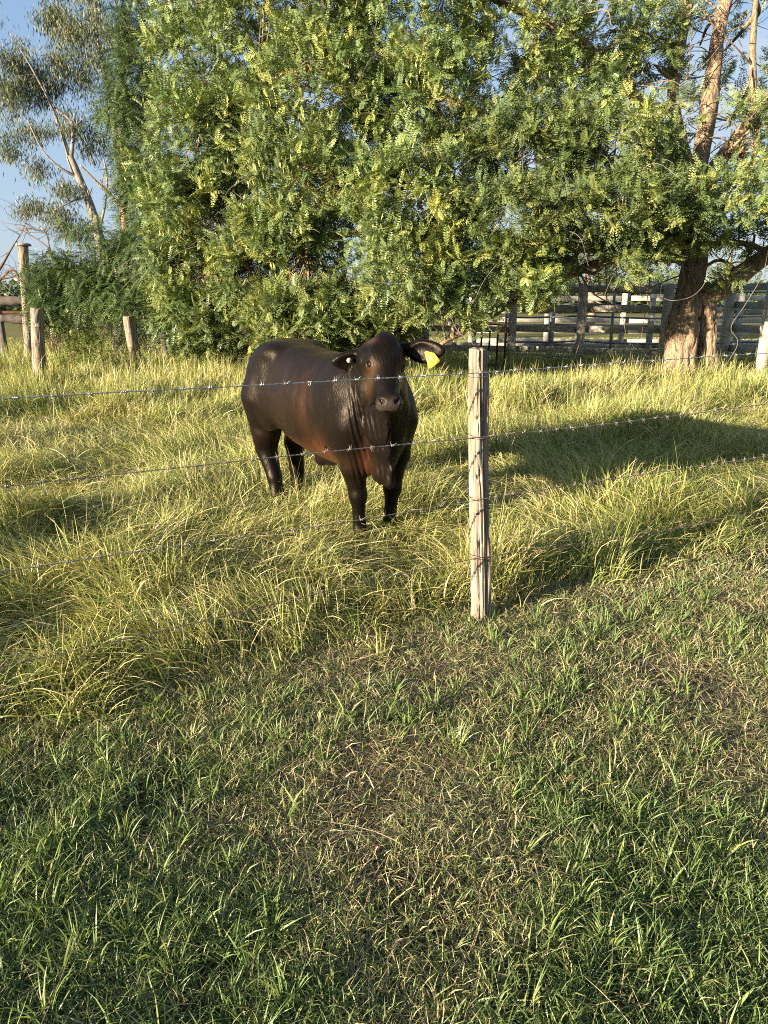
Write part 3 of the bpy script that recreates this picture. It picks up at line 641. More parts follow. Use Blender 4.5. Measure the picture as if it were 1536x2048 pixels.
def big_tree():
    rng = np.random.default_rng(11)
    root = at(1375, 760, 13.2); T = empty('feathery_leaved_tree', (root[0], root[1], 0), label='large tree with feathery green leaves and a twin brown trunk spreading over the timber yard', cat='tree')
    tr = MB(); D = 13.0; SK = []
    t1 = limb(tr, [(1362, 800, D, .36), (1362, 765, D, .33), (1363, 720, D, .285), (1364, 670, D, .28), (1366, 630, D, .265), (1376, 595, D, .225), (1384, 550, D, .205), (1389, 500, D, .20), (1388, 440, D, .20), (1382, 380, D, .21), (1380, 330, D, .20)], 130, 56, 1, .16)
    t2 = limb(tr, [(1420, 800, D+.1, .22), (1416, 760, D+.1, .20), (1414, 700, D+.1, .17), (1413, 640, D+.1, .165), (1410, 600, D+.05, .16), (1400, 570, D, .13)], 70, 40, 2, .16)
    rehome(tr.build('trunk', M['bark']), T)
    lb = MB()
    L = [
     [(1404, 605, D, .14), (1440, 578, D-.1, .18), (1490, 545, D-.2, .17), (1545, 505, D-.3, .16), (1640, 440, D-.5, .13), (1760, 330, D-.6, .09)],
     [(1388, 400, D, .17), (1404, 300, D, .155), (1420, 200, D, .15), (1434, 90, D, .13), (1452, 0, D, .12), (1480, -140, D, .09), (1500, -300, D, .05)],
     [(1382, 350, D, .15), (1358, 270, D, .12), (1348, 180, D, .10), (1362, 80, D, .10), (1378, -20, D, .09), (1360, -200, D, .06)],
     [(1390, 430, D, .15), (1425, 350, D-.1, .14), (1475, 275, D-.1, .12), (1520, 215, D-.2, .10), (1600, 130, D-.3, .08), (1700, 0, D-.3, .05)],
     [(1500, 345, D-.1, .05), (1515, 280, D-.1, .06), (1508, 200, D, .06), (1505, 100, D, .055), (1512, 0, D, .05)],
     [(1478, 275, D-.1, .07), (1490, 330, D-.1, .06), (1515, 365, D-.2, .05), (1560, 380, D-.3, .04)],
     [(1388, 505, D, .13), (1330, 495, D-.3, .12), (1260, 505, D-.7, .10), (1160, 540, D-1.2, .08), (1060, 585, D-1.6, .06), (960, 645, D-1.9, .045), (880, 690, D-2.1, .03)],
     [(1384, 360, D, .12), (1320, 260, D-.3, .11), (1250, 170, D-.6, .09), (1170, 90, D-.9, .08), (1080, 40, D-1.2, .06), (900, -40, D-1.4, .04)],
     [(1388, 480, D, .14), (1290, 440, D-.5, .12), (1150, 400, D-1.0, .11), (1020, 378, D-1.4, .10), (930, 368, D-1.7, .09), (830, 372, D-2.0, .07), (700, 345, D-2.2, .05), (560, 330, D-2.0, .035)],
     [(1392, 520, D, .11), (1250, 500, D-.6, .10), (1050, 490, D-1.2, .09), (860, 450, D-1.5, .07), (680, 470, D-1.5, .06), (480, 520, D-1.0, .04)],
     [(1330, 455, D-.4, .09), (1200, 310, D-.8, .08), (1000, 240, D-1.2, .07), (840, 180, D-1.4, .06), (640, 140, D-1.4, .04), (450, 180, D-.8, .03)],
     [(1390, 495, D, .06), (1440, 487, D-.1, .055), (1500, 490, D-.2, .05), (1560, 520, D-.3, .04)],
     [(1480, 545, D-.1, .035), (1440, 520, D, .03), (1400, 540, D, .03)],
     [(1300, 450, D-.4, .06), (1310, 350, D-.7, .05), (1290, 260, D-.9, .035)],
     [(1160, 540, D-1.2, .05), (1080, 520, D-1.6, .04), (1000, 560, D-2.0, .035), (940, 560, D-2.2, .02)],
     [(1000, 375, D-1.4, .05), (880, 230, D-1.6, .035), (855, 190, D-1.8, .02)],
    ]
    for i, q in enumerate(L): SK.append(limb(lb, q, None, 14, 20+i, .13)[:, :3])
    sk = np.concatenate(SK + [t1[:, :3][60:]])
    lobes = [  # px, py, depth, rx, ry, rz (metres), sprays
     (390, -60, 12.9, 1.2, 1.3, 1.1, 90), (420, 130, 12.6, 1.15, 1.2, 1.0, 130), (395, 300, 12.4, 1.1, 1.1, 1.0, 130), (400, 440, 12.6, 1.0, 1.1, .9, 120), (385, 560, 12.8, .75, .9, .8, 110), (410, 640, 12.7, .75, .8, .55, 90),
     (600, 0, 11.9, 1.4, 1.2, 1.1, 150), (620, 190, 11.5, 1.3, 1.1, 1.0, 150), (600, 370, 11.3, 1.2, 1.0, .9, 140), (560, 520, 11.6, 1.1, .9, .8, 130), (620, 620, 11.6, 1.0, .7, .45, 100),
     (840, 30, 11.6, 1.3, 1.1, 1.0, 120), (850, 200, 11.3, 1.1, 1.0, .8, 90), (820, 400, 10.8, 1.15, .9, .7, 110), (800, 540, 10.8, 1.2, .8, .6, 110), (880, 630, 10.9, .9, .5, .3, 24),
     (1060, 60, 11.8, 1.1, .9, .9, 60), (1060, 300, 11.2, 1.1, .8, .7, 95), (1020, 460, 10.8, 1.1, .8, .65, 100), (1050, 560, 10.9, .7, .5, .25, 30),
     (1230, 300, 11.3, .9, .7, .65, 75), (1230, 420, 10.9, 1.1, .7, .55, 90), (1220, 60, 12.4, 1.0, .8, .8, 40), (1340, 230, 12.0, .35, .4, .5, 12), (1200, 520, 11.0, .7, .4, .25, 22),
     (1400, 400, 11.0, .9, .5, .35, 50), (1500, 390, 11.0, .8, .6, .5, 50), (1500, 260, 12.2, .5, .5, .5, 12), (1310, 130, 12.6, .5, .5, .5, 8), (1450, 100, 14.0, 1.1, .6, .9, 10), (1600, 200, 12.4, .9, .8, 1.2, 40),
     (500, 560, 12.2, .7, .6, .5, 50), (510, 650, 12.6, .7, .6, .4, 50), (690, 610, 11.3, .7, .5, .35, 40), (760, 670, 12.2, .8, .5, .30, 40), (620, 680, 12.3, .8, .5, .3, 44),
     (1270, 60, 12.7, .9, .8, .9, 46), (1400, 90, 13.8, .8, .25, .9, 10), (1490, 50, 14.0, 1.0, .5, .9, 24), (1150, 180, 12.2, .8, .6, .6, 50), (1460, 250, 14.0, .9, .4, .8, 14), (1510, 470, 12.3, .5, .4, .25, 14),
     (1620, 420, 11.5, .9, .8, .8, 45), (1450, 555, 12.2, .22, .2, .10, 3),
     (900, -200, 12.3, 1.8, 1.5, 1.2, 90), (1250, -200, 13.0, 1.8, 1.6, 1.2, 60), (600, -180, 12.8, 1.6, 1.4, 1.1, 80), (1600, -150, 13.2, 1.6, 1.6, 1.2, 50), (1000, 200, 14.5, 2.0, 1.2, 1.2, 60), (1330, 470, 12.0, .6, .4, .3, 30), (1400, 470, 11.8, .5, .35, .25, 18), (1250, 490, 11.4, .8, .4, .25, 30), (1340, 330, 12.2, .35, .3, .35, 12), (650, 300, 14.0, 2.0, 1.3, 2.0, 130),
    ]
    Cs, Ns, br = [], [], []
    for px, py, d, rx, ry, rz, n in lobes:
        c = at(px, py, d); n = int(n*(3.0 if px < 1100 else 2.2)); p, nn = ell_pts(c, np.array([rx, ry, rz]), n, rng, .55)
        keep = (p[:, 2] > .25) & (fbm(p*1.5, 46, 2) > (.385 if px < 1100 else .40)); p, nn = p[keep], nn[keep]
        Cs.append(p); Ns.append(nn + np.array([-.25, -.45, 0])); br.append(np.full(len(p), rng.uniform(.85, 1.2)))
        j = np.argmin(np.linalg.norm(sk - c, axis=1)); a = sk[j]
        mid = (a+c)/2 + rng.normal(size=3)*.15; q = spline(np.array([a, mid, c]), 14)
        V, Fs = tube(q, np.linspace(.045, .018, 14), 6); lb.add(V, Fs)
        allp = np.concatenate([q[4:], sk[np.linalg.norm(sk-c, axis=1) < max(rx, rz)*1.1]])
        src = allp[rng.integers(0, len(allp), len(p))]
        sel = rng.random(len(p)) < .14; twigs_to(lb, src[sel], p[sel], rng, .009, .003)
    Cs = np.concatenate(Cs); Ns = np.concatenate(Ns); br = np.concatenate(br)*(.8 + .4*fbm(Cs*1.1, 44, 2))
    (V, F, C_), td = sprays(Cs, Ns, rng, nf=10, tw=.34, L=(.12, .29), npair=8, lw=.027, ll=.054, dr=(-.28, .24), bright=br)
    # yellow-green patches of fresh growth (left part) as leaf colour
    yel = fbm(V*np.array([1.3, 1.3, 1.3]), 77, 3); k = .6*sstep(.54, .70, yel)[:, None]; C_ = C_*(1-k) + (C_*np.array([1.55, 1.30, .9]))*k
    right = sk[(sk[:, 0] > 2.6) & (sk[:, 2] > 2.0)]
    for _ in range(260):
        a = right[rng.integers(0, len(right))]; d_ = unit(rng.normal(size=3) + np.array([0, 0, .35])); L_ = rng.uniform(.5, 1.7)
        q = spline(np.array([a, a + d_*L_*.35 + rng.normal(size=3)*.06, a + d_*L_*.7 + rng.normal(size=3)*.12, a + d_*L_ + rng.normal(size=3)*.15 + np.array([0, 0, -.1])]), 12); V2, F2 = tube(q, np.linspace(.016, .003, 12)*rng.uniform(.6, 1.3), 5, cap=False); lb.add(V2, F2)
    rehome(mesh_obj('crown', V, F, M['leaf'], col=C_, smooth=False), T)
    rehome(lb.build('branches', M['bark']), T)
    # hanging seed pods
    pc = Cs[rng.integers(0, len(Cs), 900)]; kk = fbm(pc*1.4, 91, 2) > .50; pc = pc[kk][:420]; n = 6
    o = pc[:, None] + rng.normal(size=(len(pc), n, 3))*.09 + np.array([-.12, -.22, -.05]); o = o.reshape(-1, 3); L_ = rng.uniform(.07, .13, len(o))[:, None]; w = rng.uniform(.007, .011, len(o))[:, None]
    a = rng.normal(size=(len(o), 3))*np.array([1, 1, .1]); a = unit(a); dn = unit(np.array([0, 0, -1.0]) + .25*rng.normal(size=(len(o), 3)))
    V = np.stack([o, o + dn*L_*.5 + a*w, o + dn*L_, o + dn*L_*.5 - a*w], 1).reshape(-1, 3); F = np.arange(len(V)).reshape(-1, 4)
    col = np.repeat(np.array([.36, .36, .10])*(.7+.6*rng.random((len(o), 1))), 4, 0); rehome(mesh_obj('seed_pods', V, F, M['leaf'], col=col, smooth=False), T)
    # bare pale twigs arching out of the foliage
    mb = MB(); 
    for _ in range(280):
        i = rng.integers(0, len(Cs)); a = Cs[i] + np.array([-.1, -.25, 0]); dd = unit(Ns[i] + rng.normal(size=3)*.8); L_ = rng.uniform(.3, .9)
        q = spline(np.array([a, a + dd*L_*.5 + rng.normal(size=3)*.05, a + dd*L_ + np.array([0, 0, -.25*L_])]), 9); V, Fs = tube(q, np.linspace(.005, .0018, 9), 4, cap=False); mb.add(V, Fs)
    for pts in ([(1326, 560, 11.6), (1322, 590, 11.6), (1345, 601, 11.5), (1385, 592, 11.5), (1410, 565, 11.5), (1414, 540, 11.5)], [(1430, 760, 12.4), (1475, 690, 12.3), (1462, 655, 12.2), (1490, 610, 12), (1525, 550, 12), (1536, 500, 12)],
                [(1130, 560, 11), (1150, 530, 11), (1200, 545, 11), (1240, 520, 11)], [(700, 360, 10.3), (720, 400, 10.2), (735, 420, 10.2)]):
        q = spline(np.array([at(*p) for p in pts]), 30); V, Fs = tube(q, .0042, 5); mb.add(V, Fs)
    bt = rehome(mb.build('bare_twigs', M['pale_bark']), T); bt['kind'] = 'stuff'
big_tree()

def dark_tree():
    rng = np.random.default_rng(5)
    root = at(262, 700, 16.5); T = empty('feathery_leaved_tree', (root[0], root[1], 0), label='dark drooping feathery tree between the gum tree and the large leafy tree', cat='tree')
    lb = MB(); S = [limb(lb, [(275, 720, 16.5, .10), (262, 600, 16.5, .09), (250, 450, 16.5, .08), (245, 300, 16.3, .06), (230, 180, 16.2, .04)], None, 12, 50)[:, :3]]
    for q in ([(255, 560, 16.5, .05), (200, 540, 16, .04), (130, 540, 15.6, .02)], [(250, 420, 16.4, .05), (200, 370, 16, .03), (160, 330, 15.8, .02)], [(250, 330, 16.3, .04), (290, 250, 15.8, .03), (300, 180, 15.5, .02)]): S.append(limb(lb, q, None, 8, 55)[:, :3])
    sk = np.concatenate(S); Cs, Ns = [], []
    for px, py, d, rx, ry, rz, n in ((265, 40, 15.4, .4, .6, .7, 34), (262, 160, 15.3, .5, .6, .6, 44), (245, 235, 15.0, .45, .7, .35, 26), (262, 330, 15.0, .45, .6, .5, 30), (290, 400, 14.6, .5, .7, .7, 50), (170, 465, 15.5, .4, .6, .2, 8),
                                 (245, 510, 15.4, .6, .7, .45, 50), (135, 550, 15.6, .8, .6, .45, 70), (200, 580, 15.3, .9, .6, .5, 80), (110, 600, 15.5, .5, .5, .45, 45), (270, 620, 14.6, .5, .5, .5, 40), (320, 520, 14.3, .6, .6, .9, 60)):
        p, nn = ell_pts(at(px, py, d), np.array([rx, ry, rz]), int(n*1.9), rng, .4); Cs.append(p); Ns.append(nn)
        j = [np.argmin(np.linalg.norm(sk-q, axis=1)) for q in p[:8]]; twigs_to(lb, sk[j], p[:8], rng, .012, .004)
    Cs = np.concatenate(Cs); Ns = np.concatenate(Ns)
    (V, F, C_), td = sprays(Cs, Ns, rng, nf=11, tw=.4, L=(.22, .36), pal=GREENS[[0, 0, 4, 1]]*np.array([.70, .74, .72]), ll=.055, lw=.021, npair=11, dr=(.2, .8))
    rehome(mesh_obj('crown', V, F, M['leaf'], col=C_, smooth=False), T); rehome(lb.build('trunk', M['bark']), T)
dark_tree()

def gum_tree():
    rng = np.random.default_rng(8); D = 21.0
    root = at(232, 690, D); T = empty('gum_tree', (root[0], root[1], 0), label='tall gum tree with pale trunk and sparse grey green hanging leaves against the sky', cat='tree')
    tr = MB(); S = []
    S.append(limb(tr, [(240, 740, D, .24), (232, 640, D, .22), (215, 560, D, .19), (200, 480, D, .17), (180, 410, D, .155), (155, 350, D, .14), (140, 315, D, .13)], 60, 20, 60, .06, .78)[:, :3])
    for q in ([(140, 318, D, .09), (128, 280, D, .08), (110, 230, D, .06), (92, 190, D-.3, .045), (60, 130, D-.6, .03), (35, 90, D-.8, .02)],
              [(142, 318, D, .09), (146, 270, D, .07), (140, 240, D, .06), (105, 210, D, .04), (80, 150, D+.3, .03)],
              [(196, 470, D, .06), (210, 410, D, .05), (214, 360, D, .045), (208, 320, D, .03)],
              [(158, 355, D, .06), (120, 335, D-.3, .045), (85, 300, D-.5, .03), (55, 240, D-.6, .02)],
              [(250, 640, D+1.5, .14), (245, 450, D+1.5, .12), (235, 300, D+1.5, .11), (215, 160, D+1.5, .10), (190, 60, D+1.5, .08), (175, -60, D+1.5, .06), (165, -200, D+1.4, .03)],
              [(238, 330, D+1.5, .07), (248, 100, D+1.5, .05), (240, 40, D+1.4, .04), (225, -30, D+1.4, .04), (230, -150, D+1.4, .02)],
              [(215, 160, D+1.5, .06), (190, 120, D+1.3, .05), (150, 70, D+1.2, .04), (120, 30, D+1.1, .03), (110, -30, D+1.1, .02)],
              [(172, 395, D, .05), (150, 400, D-.3, .03), (110, 420, D-.5, .02)],
              [(190, 330, D+1, .05), (165, 280, D+.8, .04), (150, 260, D+.6, .03)]): S.append(limb(tr, q, None, 8, 61, .05, .75)[:, :3])
    sk = np.concatenate(S)
    P, n = [], 0
    for px, py, rx, rz, k in ((30, 120, .5, .45, 30), (60, 170, .55, .5, 34), (20, 200, .45, .55, 26), (15, 290, .3, .4, 16), (110, 30, .6, .5, 36), (150, 60, .7, .6, 40), (190, 20, .6, .6, 30), (120, 120, .6, .45, 30), (165, 150, .7, .5, 34), (100, 180, .5, .4, 24),
                              (60, 260, .5, .3, 20), (140, 250, .5, .35, 20), (75, 335, .35, .3, 14), (60, 415, .35, .25, 16), (110, 425, .5, .25, 20), (130, 380, .4, .3, 16), (190, 280, .6, .5, 24), (220, 90, .6, .7, 30), (150, 455, .5, .3, 18), (20, 170, .35, .5, 16),
                              (90, -60, 1.0, .8, 30), (180, -120, 1.2, .9, 40), (240, -60, .8, .8, 24), (230, 200, .6, .6, 20), (-60, 160, .7, 1.0, 30), (-80, 20, .8, .8, 20)):
        p, _ = ell_pts(at(px, py, D + rng.uniform(-.6, .9)), np.array([rx*1.35, rx*1.3, rz*1.3]), int(k*1.15), rng, .1); P.append(p)
        sel = p[::3]; dm = np.array([np.linalg.norm(sk - q, axis=1) for q in sel]); j = dm.argmin(1); ok = dm.min(1) < .9; twigs_to(tr, sk[j[ok]], sel[ok], rng, .009, .003)
    P = np.concatenate(P); nl = 46; o = (P[:, None] + rng.normal(size=(len(P), nl, 3))*np.array([.17, .17, .13])).reshape(-1, 3)
    L_ = rng.uniform(.12, .21, len(o))[:, None]; w = rng.uniform(.009, .015, len(o))[:, None]; a = unit(rng.normal(size=(len(o), 3))*np.array([1, 1, .2])); dn = unit(np.array([0, 0, -1.0]) + .45*rng.normal(size=(len(o), 3)))
    V = np.stack([o, o + dn*L_*.4 + a*w, o + dn*L_, o + dn*L_*.4 - a*w], 1).reshape(-1, 3); F = np.arange(len(V)).reshape(-1, 4)
    pal = np.array([[.085, .11, .055], [.11, .135, .065], [.15, .145, .065], [.065, .09, .052]]); col = np.repeat(np.repeat(pal[rng.integers(0, 4, len(P))], nl, 0)*(.75+.5*rng.random((len(o), 1))), 4, 0)
    rehome(mesh_obj('crown', V, F, M['gum'], col=col, smooth=False), T); rehome(tr.build('trunk', M['pale_bark']), T)
gum_tree()

# dead branches at the left edge, weedy bush between the old posts
def dead_tree():
    rng = np.random.default_rng(3); D = 16.8; mb = MB(); root = at(-40, 700, D)
    T = empty('dead_tree', (root[0], root[1], 0), label='leafless grey thicket of bare branches around the tall capped pole', cat='tree')
    S = []
    for q in ([(-40, 740, D, .07), (-30, 600, D, .05), (10, 520, D, .03), (40, 470, D, .012)], [(-30, 600, D, .04), (20, 540, D, .025), (40, 560, D, .02), (62, 580, D, .015), (80, 590, D, .01)],
              [(-20, 560, D, .03), (20, 555, D, .02), (45, 545, D, .01)], [(130, 560, D-1, .03), (100, 500, D-1, .02), (60, 470, D-1, .012), (30, 455, D-1, .006)], [(100, 500, D-1, .02), (90, 465, D-1, .012), (60, 455, D-1, .008)], [(60, 470, D-1, .01), (50, 450, D-1, .008), (55, 440, D-1, .005)]):
        S.append(limb(mb, q, 14, 6, 80)[:, :3])
    sk = np.concatenate(S)
    for _ in range(70):
        a = sk[rng.integers(0, len(sk))]; b_ = a + unit(rng.normal(size=3)*np.array([1, .4, .8]) + np.array([.1, 0, .3]))*rng.uniform(.25, .7); twigs_to(mb, [a], [b_], rng, .008, .002, 0)
    rehome(mb.build('branches', M['twig']), T)
dead_tree()
def bush(name, label, specs, pal, seed, ll=.04, npair=5, nf=9, L=(.12, .22), cat='bush'):
    rng = np.random.default_rng(seed); Cs, Ns = [], []; c0 = at(*specs[0][:3]); T = empty(name, (c0[0], c0[1], 0), label=label, cat=cat); mb = MB()
    for px, py, d, rx, ry, rz, n in specs:
        c = at(px, py, d); p, nn = ell_pts(c, np.array([rx, ry, rz]), n, rng, .3); p[:, 2] = np.maximum(p[:, 2], .1); Cs.append(p); Ns.append(nn)
        twigs_to(mb, np.array([[c[0], c[1], 0]]).repeat(max(4, n//3), 0) + rng.normal(size=(max(4, n//3), 3))*np.array([.1, .1, 0]), p[:max(4, n//3)], rng, .012, .004, 0)
    (V, F, C_), _ = sprays(np.concatenate(Cs), np.concatenate(Ns), rng, nf=nf, tw=.3, L=L, pal=pal, ll=ll, lw=.022, npair=npair, dr=(.1, .5))
    rehome(mesh_obj('leaves', V, F, M['leaf'], col=C_, smooth=False), T); rehome(mb.build('stems', M['twig']), T)
bush('weedy_bush', 'low yellow green weedy bush between the two old leaning posts', [(185, 690, 14.0, .7, .5, .45, 55), (160, 665, 14.0, .5, .4, .4, 30), (215, 715, 13.6, .6, .5, .35, 30)], np.array([[.13, .17, .035], [.17, .19, .05], [.10, .14, .03]]), 31)
bush('leafy_bush', 'dark green leafy bush beside the tall capped pole', [(90, 590, 15.8, .45, .5, .5, 50), (110, 630, 15.6, .5, .4, .4, 50), (85, 640, 15.6, .3, .3, .3, 24), (150, 620, 15.6, .5, .4, .5, 40)], np.array([[.035, .075, .025], [.05, .09, .03]]), 32, ll=.05, npair=4)
bush('leafy_bush', 'shaded bush under the big tree crown behind the cow', [(560, 680, 13.6, 1.3, .6, .55, 100), (450, 700, 13.4, .8, .5, .45, 60)], np.array([[.06, .10, .03], [.09, .13, .035]]), 33)

def far_trees():
    rng = np.random.default_rng(4); n = 0; Vs, Cs = [], []
    for k in range(150):
        a = rng.uniform(-1.0, 1.0); d = rng.uniform(110, 170); h = rng.uniform(3.5, 6.5)
        if -.62 < a < -.49: h *= 1.0
        c = np.array([a*d, d, h*.5]); m = 420; p, nn = ell_pts(c, np.array([rng.uniform(4, 8), 3.5, h*.55]), m, rng, .6); p[:, 2] = np.maximum(p[:, 2], .2)
        s = rng.uniform(.25, .6, m)[:, None]; u = unit(rng.normal(size=(m, 3))); w = unit(np.cross(u, rng.normal(size=(m, 3))))
        Vs.append(np.stack([p-u*s, p+w*s*.6, p+u*s, p-w*s*.6], 1).reshape(-1, 3)); Cs.append(np.repeat(np.array([.07, .095, .04])*rng.uniform(.7, 1.3, (m, 1)), 4, 0))
    V = np.concatenate(Vs); tag(mesh_obj('distant_wood', V, np.arange(len(V)).reshape(-1, 4), M['leaf'], col=np.concatenate(Cs), smooth=False), label='far line of trees along the horizon', cat='trees', kind='stuff')
far_trees()
def yard_tree(name, label, px, d, specs, seed):
    rng = np.random.default_rng(seed); g = at(px, 600, d); T = empty(name, (g[0], g[1], 0), label=label, cat='tree'); mb = MB()
    limb(mb, [(px, 660, d, .16), (px+4, 600, d, .13), (px-6, 540, d, .09), (px, 490, d, .04)], 20, 9, seed)
    Cs, Ns = [], []
    for x_, y_, rx, rz, n in specs:
        c = at(x_, y_, d + rng.uniform(-.5, .5)); p, nn = ell_pts(c, np.array([rx, rx, rz]), n, rng, .4); Cs.append(p); Ns.append(nn); twigs_to(mb, np.array([[g[0], g[1], 1.7]]).repeat(4, 0), p[:4], rng, .03, .008)
    (V, F, C_), _ = sprays(np.concatenate(Cs), np.concatenate(Ns), rng, nf=7, tw=.5, L=(.25, .45), ll=.12, lw=.05, npair=4)
    rehome(mesh_obj('crown', V, F, M['leaf'], col=C_, smooth=False), T); rehome(mb.build('trunk', M['bark']), T)
yard_tree('small_tree', 'bushy tree standing beyond the yard rails left of the brown trunk', 1180, 27, [(1100, 540, 1.2, .6, 60), (1180, 525, 1.3, .7, 70), (1260, 545, 1.1, .5, 55), (1060, 560, 1.0, .4, 40), (1310, 560, .8, .4, 30)], 71)
yard_tree('small_tree', 'greyish round tree far beyond the yard in the gap right of the brown trunk', 1465, 34, [(1440, 545, .9, .5, 30), (1480, 535, 1.1, .7, 40)], 72)

# ------------------------------------------------------------------ timber yard and old posts
def ground_at(px, d): p = at(px, 700, d); return np.array([p[0], p[1]])
def rail_fence(name, label, cols, heights, pw, ph, rail_h, rail_t, post_h, pm, rm, round_rail=False, gap=None, group=None, jit=.015, seed=1):
    rng = np.random.default_rng(seed); P = [ground_at(px, d) for px, d in cols]; T = empty(name, (P[0][0], P[0][1], 0), label=label, cat='fence', group=group)
    for i, p in enumerate(P):
        mb = MB(); V, F = box(np.array([p[0], p[1], post_h/2-.1]), (post_h+.2, pw, ph), (rng.normal()*.006, rng.normal()*.006, 1), bev=.012); mb.add(V, F)
        if i+1 < len(P) or True: rehome(mb.build('post', pm, smooth=False), T)
    for a, b_ in zip(P[:-1], P[1:]):
        d = b_-a; L = np.linalg.norm(d); ax = np.array([d[0]/L, d[1]/L, 0]); nrm = np.array([-ax[1], ax[0], 0]); nrm = nrm if nrm[1] < 0 else -nrm
        for z in heights:
            za, zb = z + rng.normal()*jit, z + rng.normal()*jit; mb = MB()
            A = np.array([a[0], a[1], za]); B = np.array([b_[0], b_[1], zb])
            if round_rail:
                q = spline(np.array([A, (A+B)/2 + np.array([0, 0, rng.normal()*.03]), B]), 20); V, F = tube(q, rail_h/2*(1+.12*rng.normal(size=20)*(.0 if rm is M['steel'] else 1)), 10); mb.add(V, F)
            else:
                off = nrm*(-(ph/2+rail_t/2+.003)); V, F = box((A+B)/2 + off, (L-.02, rail_t, rail_h), B-A, bev=.006); mb.add(V, F)
            rehome(mb.build('rail', rm, smooth=round_rail), T)
    return T
rail_fence('timber_yard_fence', 'grey timber board rail fence of the cattle yard behind the big tree trunk', [(420, 17.8), (640, 17.2), (850, 16.6), (1022, 16.0), (1158, 15.5), (1326, 14.9)], (1.83, 1.43, 1.0, .55, .16), .17, .15, .135, .04, 1.93, M['yard_wood'], M['yard_wood'])
rail_fence('timber_yard_fence', 'pale timber rail fence with the whitish post at the right edge beside the trunk', [(1447, 15.2), (1527, 13.8), (1700, 13.0), (1950, 12.4)], (1.86, 1.50, 1.06, .62, .2), .165, .15, .14, .045, 2.05, M['yard_wood'], M['yard_wood'], seed=2)
rail_fence('timber_yard_fence', 'inner timber rail fence seen through the gaps of the nearer boards', [(900, 19.5), (1100, 19.2), (1296, 18.8), (1470, 18.4), (1640, 18.0)], (1.95, 1.35, .95, .45), .14, .12, .12, .04, 2.1, M['yard_wood'], M['yard_wood'], seed=3)
rail_fence('steel_yard_panel', 'blue grey steel pipe panel inside the timber yard', [(1010, 17.6), (1098, 17.5), (1220, 17.3), (1420, 17.1), (1600, 17.0)], (1.80, 1.5, 1.22, .92, .62, .3), .06, .06, .045, .03, 1.85, M['steel'], M['steel'], True, seed=4, jit=.002)
rail_fence('timber_yard_fence', 'farthest grey rail fence at the back of the yard', [(940, 24.5), (1090, 24.2), (1240, 24), (1390, 23.8), (1560, 23.5)], (1.7, 1.35, 1.0, .65, .3), .15, .14, .16, .05, 1.9, M['yard_wood'], M['yard_wood'], seed=9)
# rusty gate leaning under the foliage
def rusty_gate():
    D = 14.8; a = ground_at(948, D); b_ = ground_at(1016, D); T = empty('rusty_gate', (a[0], a[1], 0), label='small rusty barred gate in the shade under the tree left of the yard', cat='gate')
    for px in (962, 978, 994, 1010):
        p = ground_at(px, D); mb = MB(); V, F = tube(np.array([[p[0], p[1], .05], [p[0], p[1], .8], [p[0]+.01, p[1], 1.1]]), .020, 8); mb.add(V, F); rehome(mb.build('bar', M['rust']), T)
    for z in (.3, 1.1):
        mb = MB()
        V, F = tube(spline(np.array([[a[0], a[1], z-.25 if z > 1 else z], [a[0]+.08, a[1], z], [b_[0]-.1, b_[1], z], [b_[0]+.02, b_[1], z-.2 if z > 1 else z]]), 24), .022, 8); mb.add(V, F)
        rehome(mb.build('crossbar', M['rust']), T)
rusty_gate()
def px_x(px, y, z): return (px-768.0)/FPX*(y*CP + (1.55-z)*SP)
def old_post(name, label, pts, r, seed, cap=False, hole=(), mat=None):
    S = [np.array(p, float) for p in pts]; T = empty(name, (S[0][0], S[0][1], 0), label=label, cat='post'); V, Fs, cc = post_mesh(S, r, r*.93, seed, ns=48, nz=120, sq=.25, rot=.4, grooves=.5, holes=hole)
    b = MB(); b.add(V, Fs); b.C[-1] = cc; rehome(b.build('shaft', mat or M['old_wood']), T)
    for t in (.45, .62, .8):
        mb = MB()
        c = S[0] + (S[-1]-S[0])*t; th = np.linspace(0, 2*math.pi, 30); V, F = tube(np.stack([c[0] + r*1.05*np.cos(th), c[1] + r*1.05*np.sin(th), c[2] + .01*np.sin(th)], -1), .004, 5); mb.add(V, F)
        rehome(mb.build('wire_loop', M['old_wire']), T)
    if cap:
        mb = MB(); c = S[-1]; V, F = tube([c + np.array([0, 0, .0]), c + np.array([0, 0, .035]), c + np.array([0, 0, .06])], [r*1.5, r*1.55, r*1.2], 18); mb.add(V, F); rehome(mb.build('cap', mat or M['old_wood']), T)
p = ground_at(77, 13.6); zt = yard_px(617, p); zb = 0
old_post('old_fence_post', 'short pale weathered post with a dark hole near its top at the left', [(px_x(80, p[1], 0), p[1], -.2), (px_x(77, p[1], .7), p[1], .7), (px_x(74, p[1], zt), p[1], zt)], .12, 41, hole=((.80, rad(-115), .022, .5, .07), (.66, rad(-112), .05, .25, .02)))
p = ground_at(270, 13.9); q = ground_at(258, 13.9); zt = yard_px(633, p)
old_post('old_fence_post', 'leaning grey post at the edge of the big tree foliage', [(px_x(281, p[1], 0), p[1], -.2), (px_x(271, p[1], .5), p[1], .5), (px_x(257, p[1], zt), p[1], zt)], .115, 42)
p = ground_at(50, 18.0); zt = yard_px(492, p)
old_post('capped_pole', 'tall grey pole with a flat cap standing at the left edge', [(px_x(60, p[1], 0), p[1], -.2), (px_x(54, p[1], 1.5), p[1], 1.5), (px_x(46, p[1], zt), p[1], zt)], .125, 43, cap=True)
rail_fence('log_rail_fence', 'old log rail fence crossing behind the tall capped pole', [(-200, 19.5), (8, 19.8), (175, 20.2), (236, 20.4), (330, 20.8)], (1.62, 1.08), .16, .16, .24, .1, 1.35, M['log'], M['log'], True, seed=6, jit=.06)
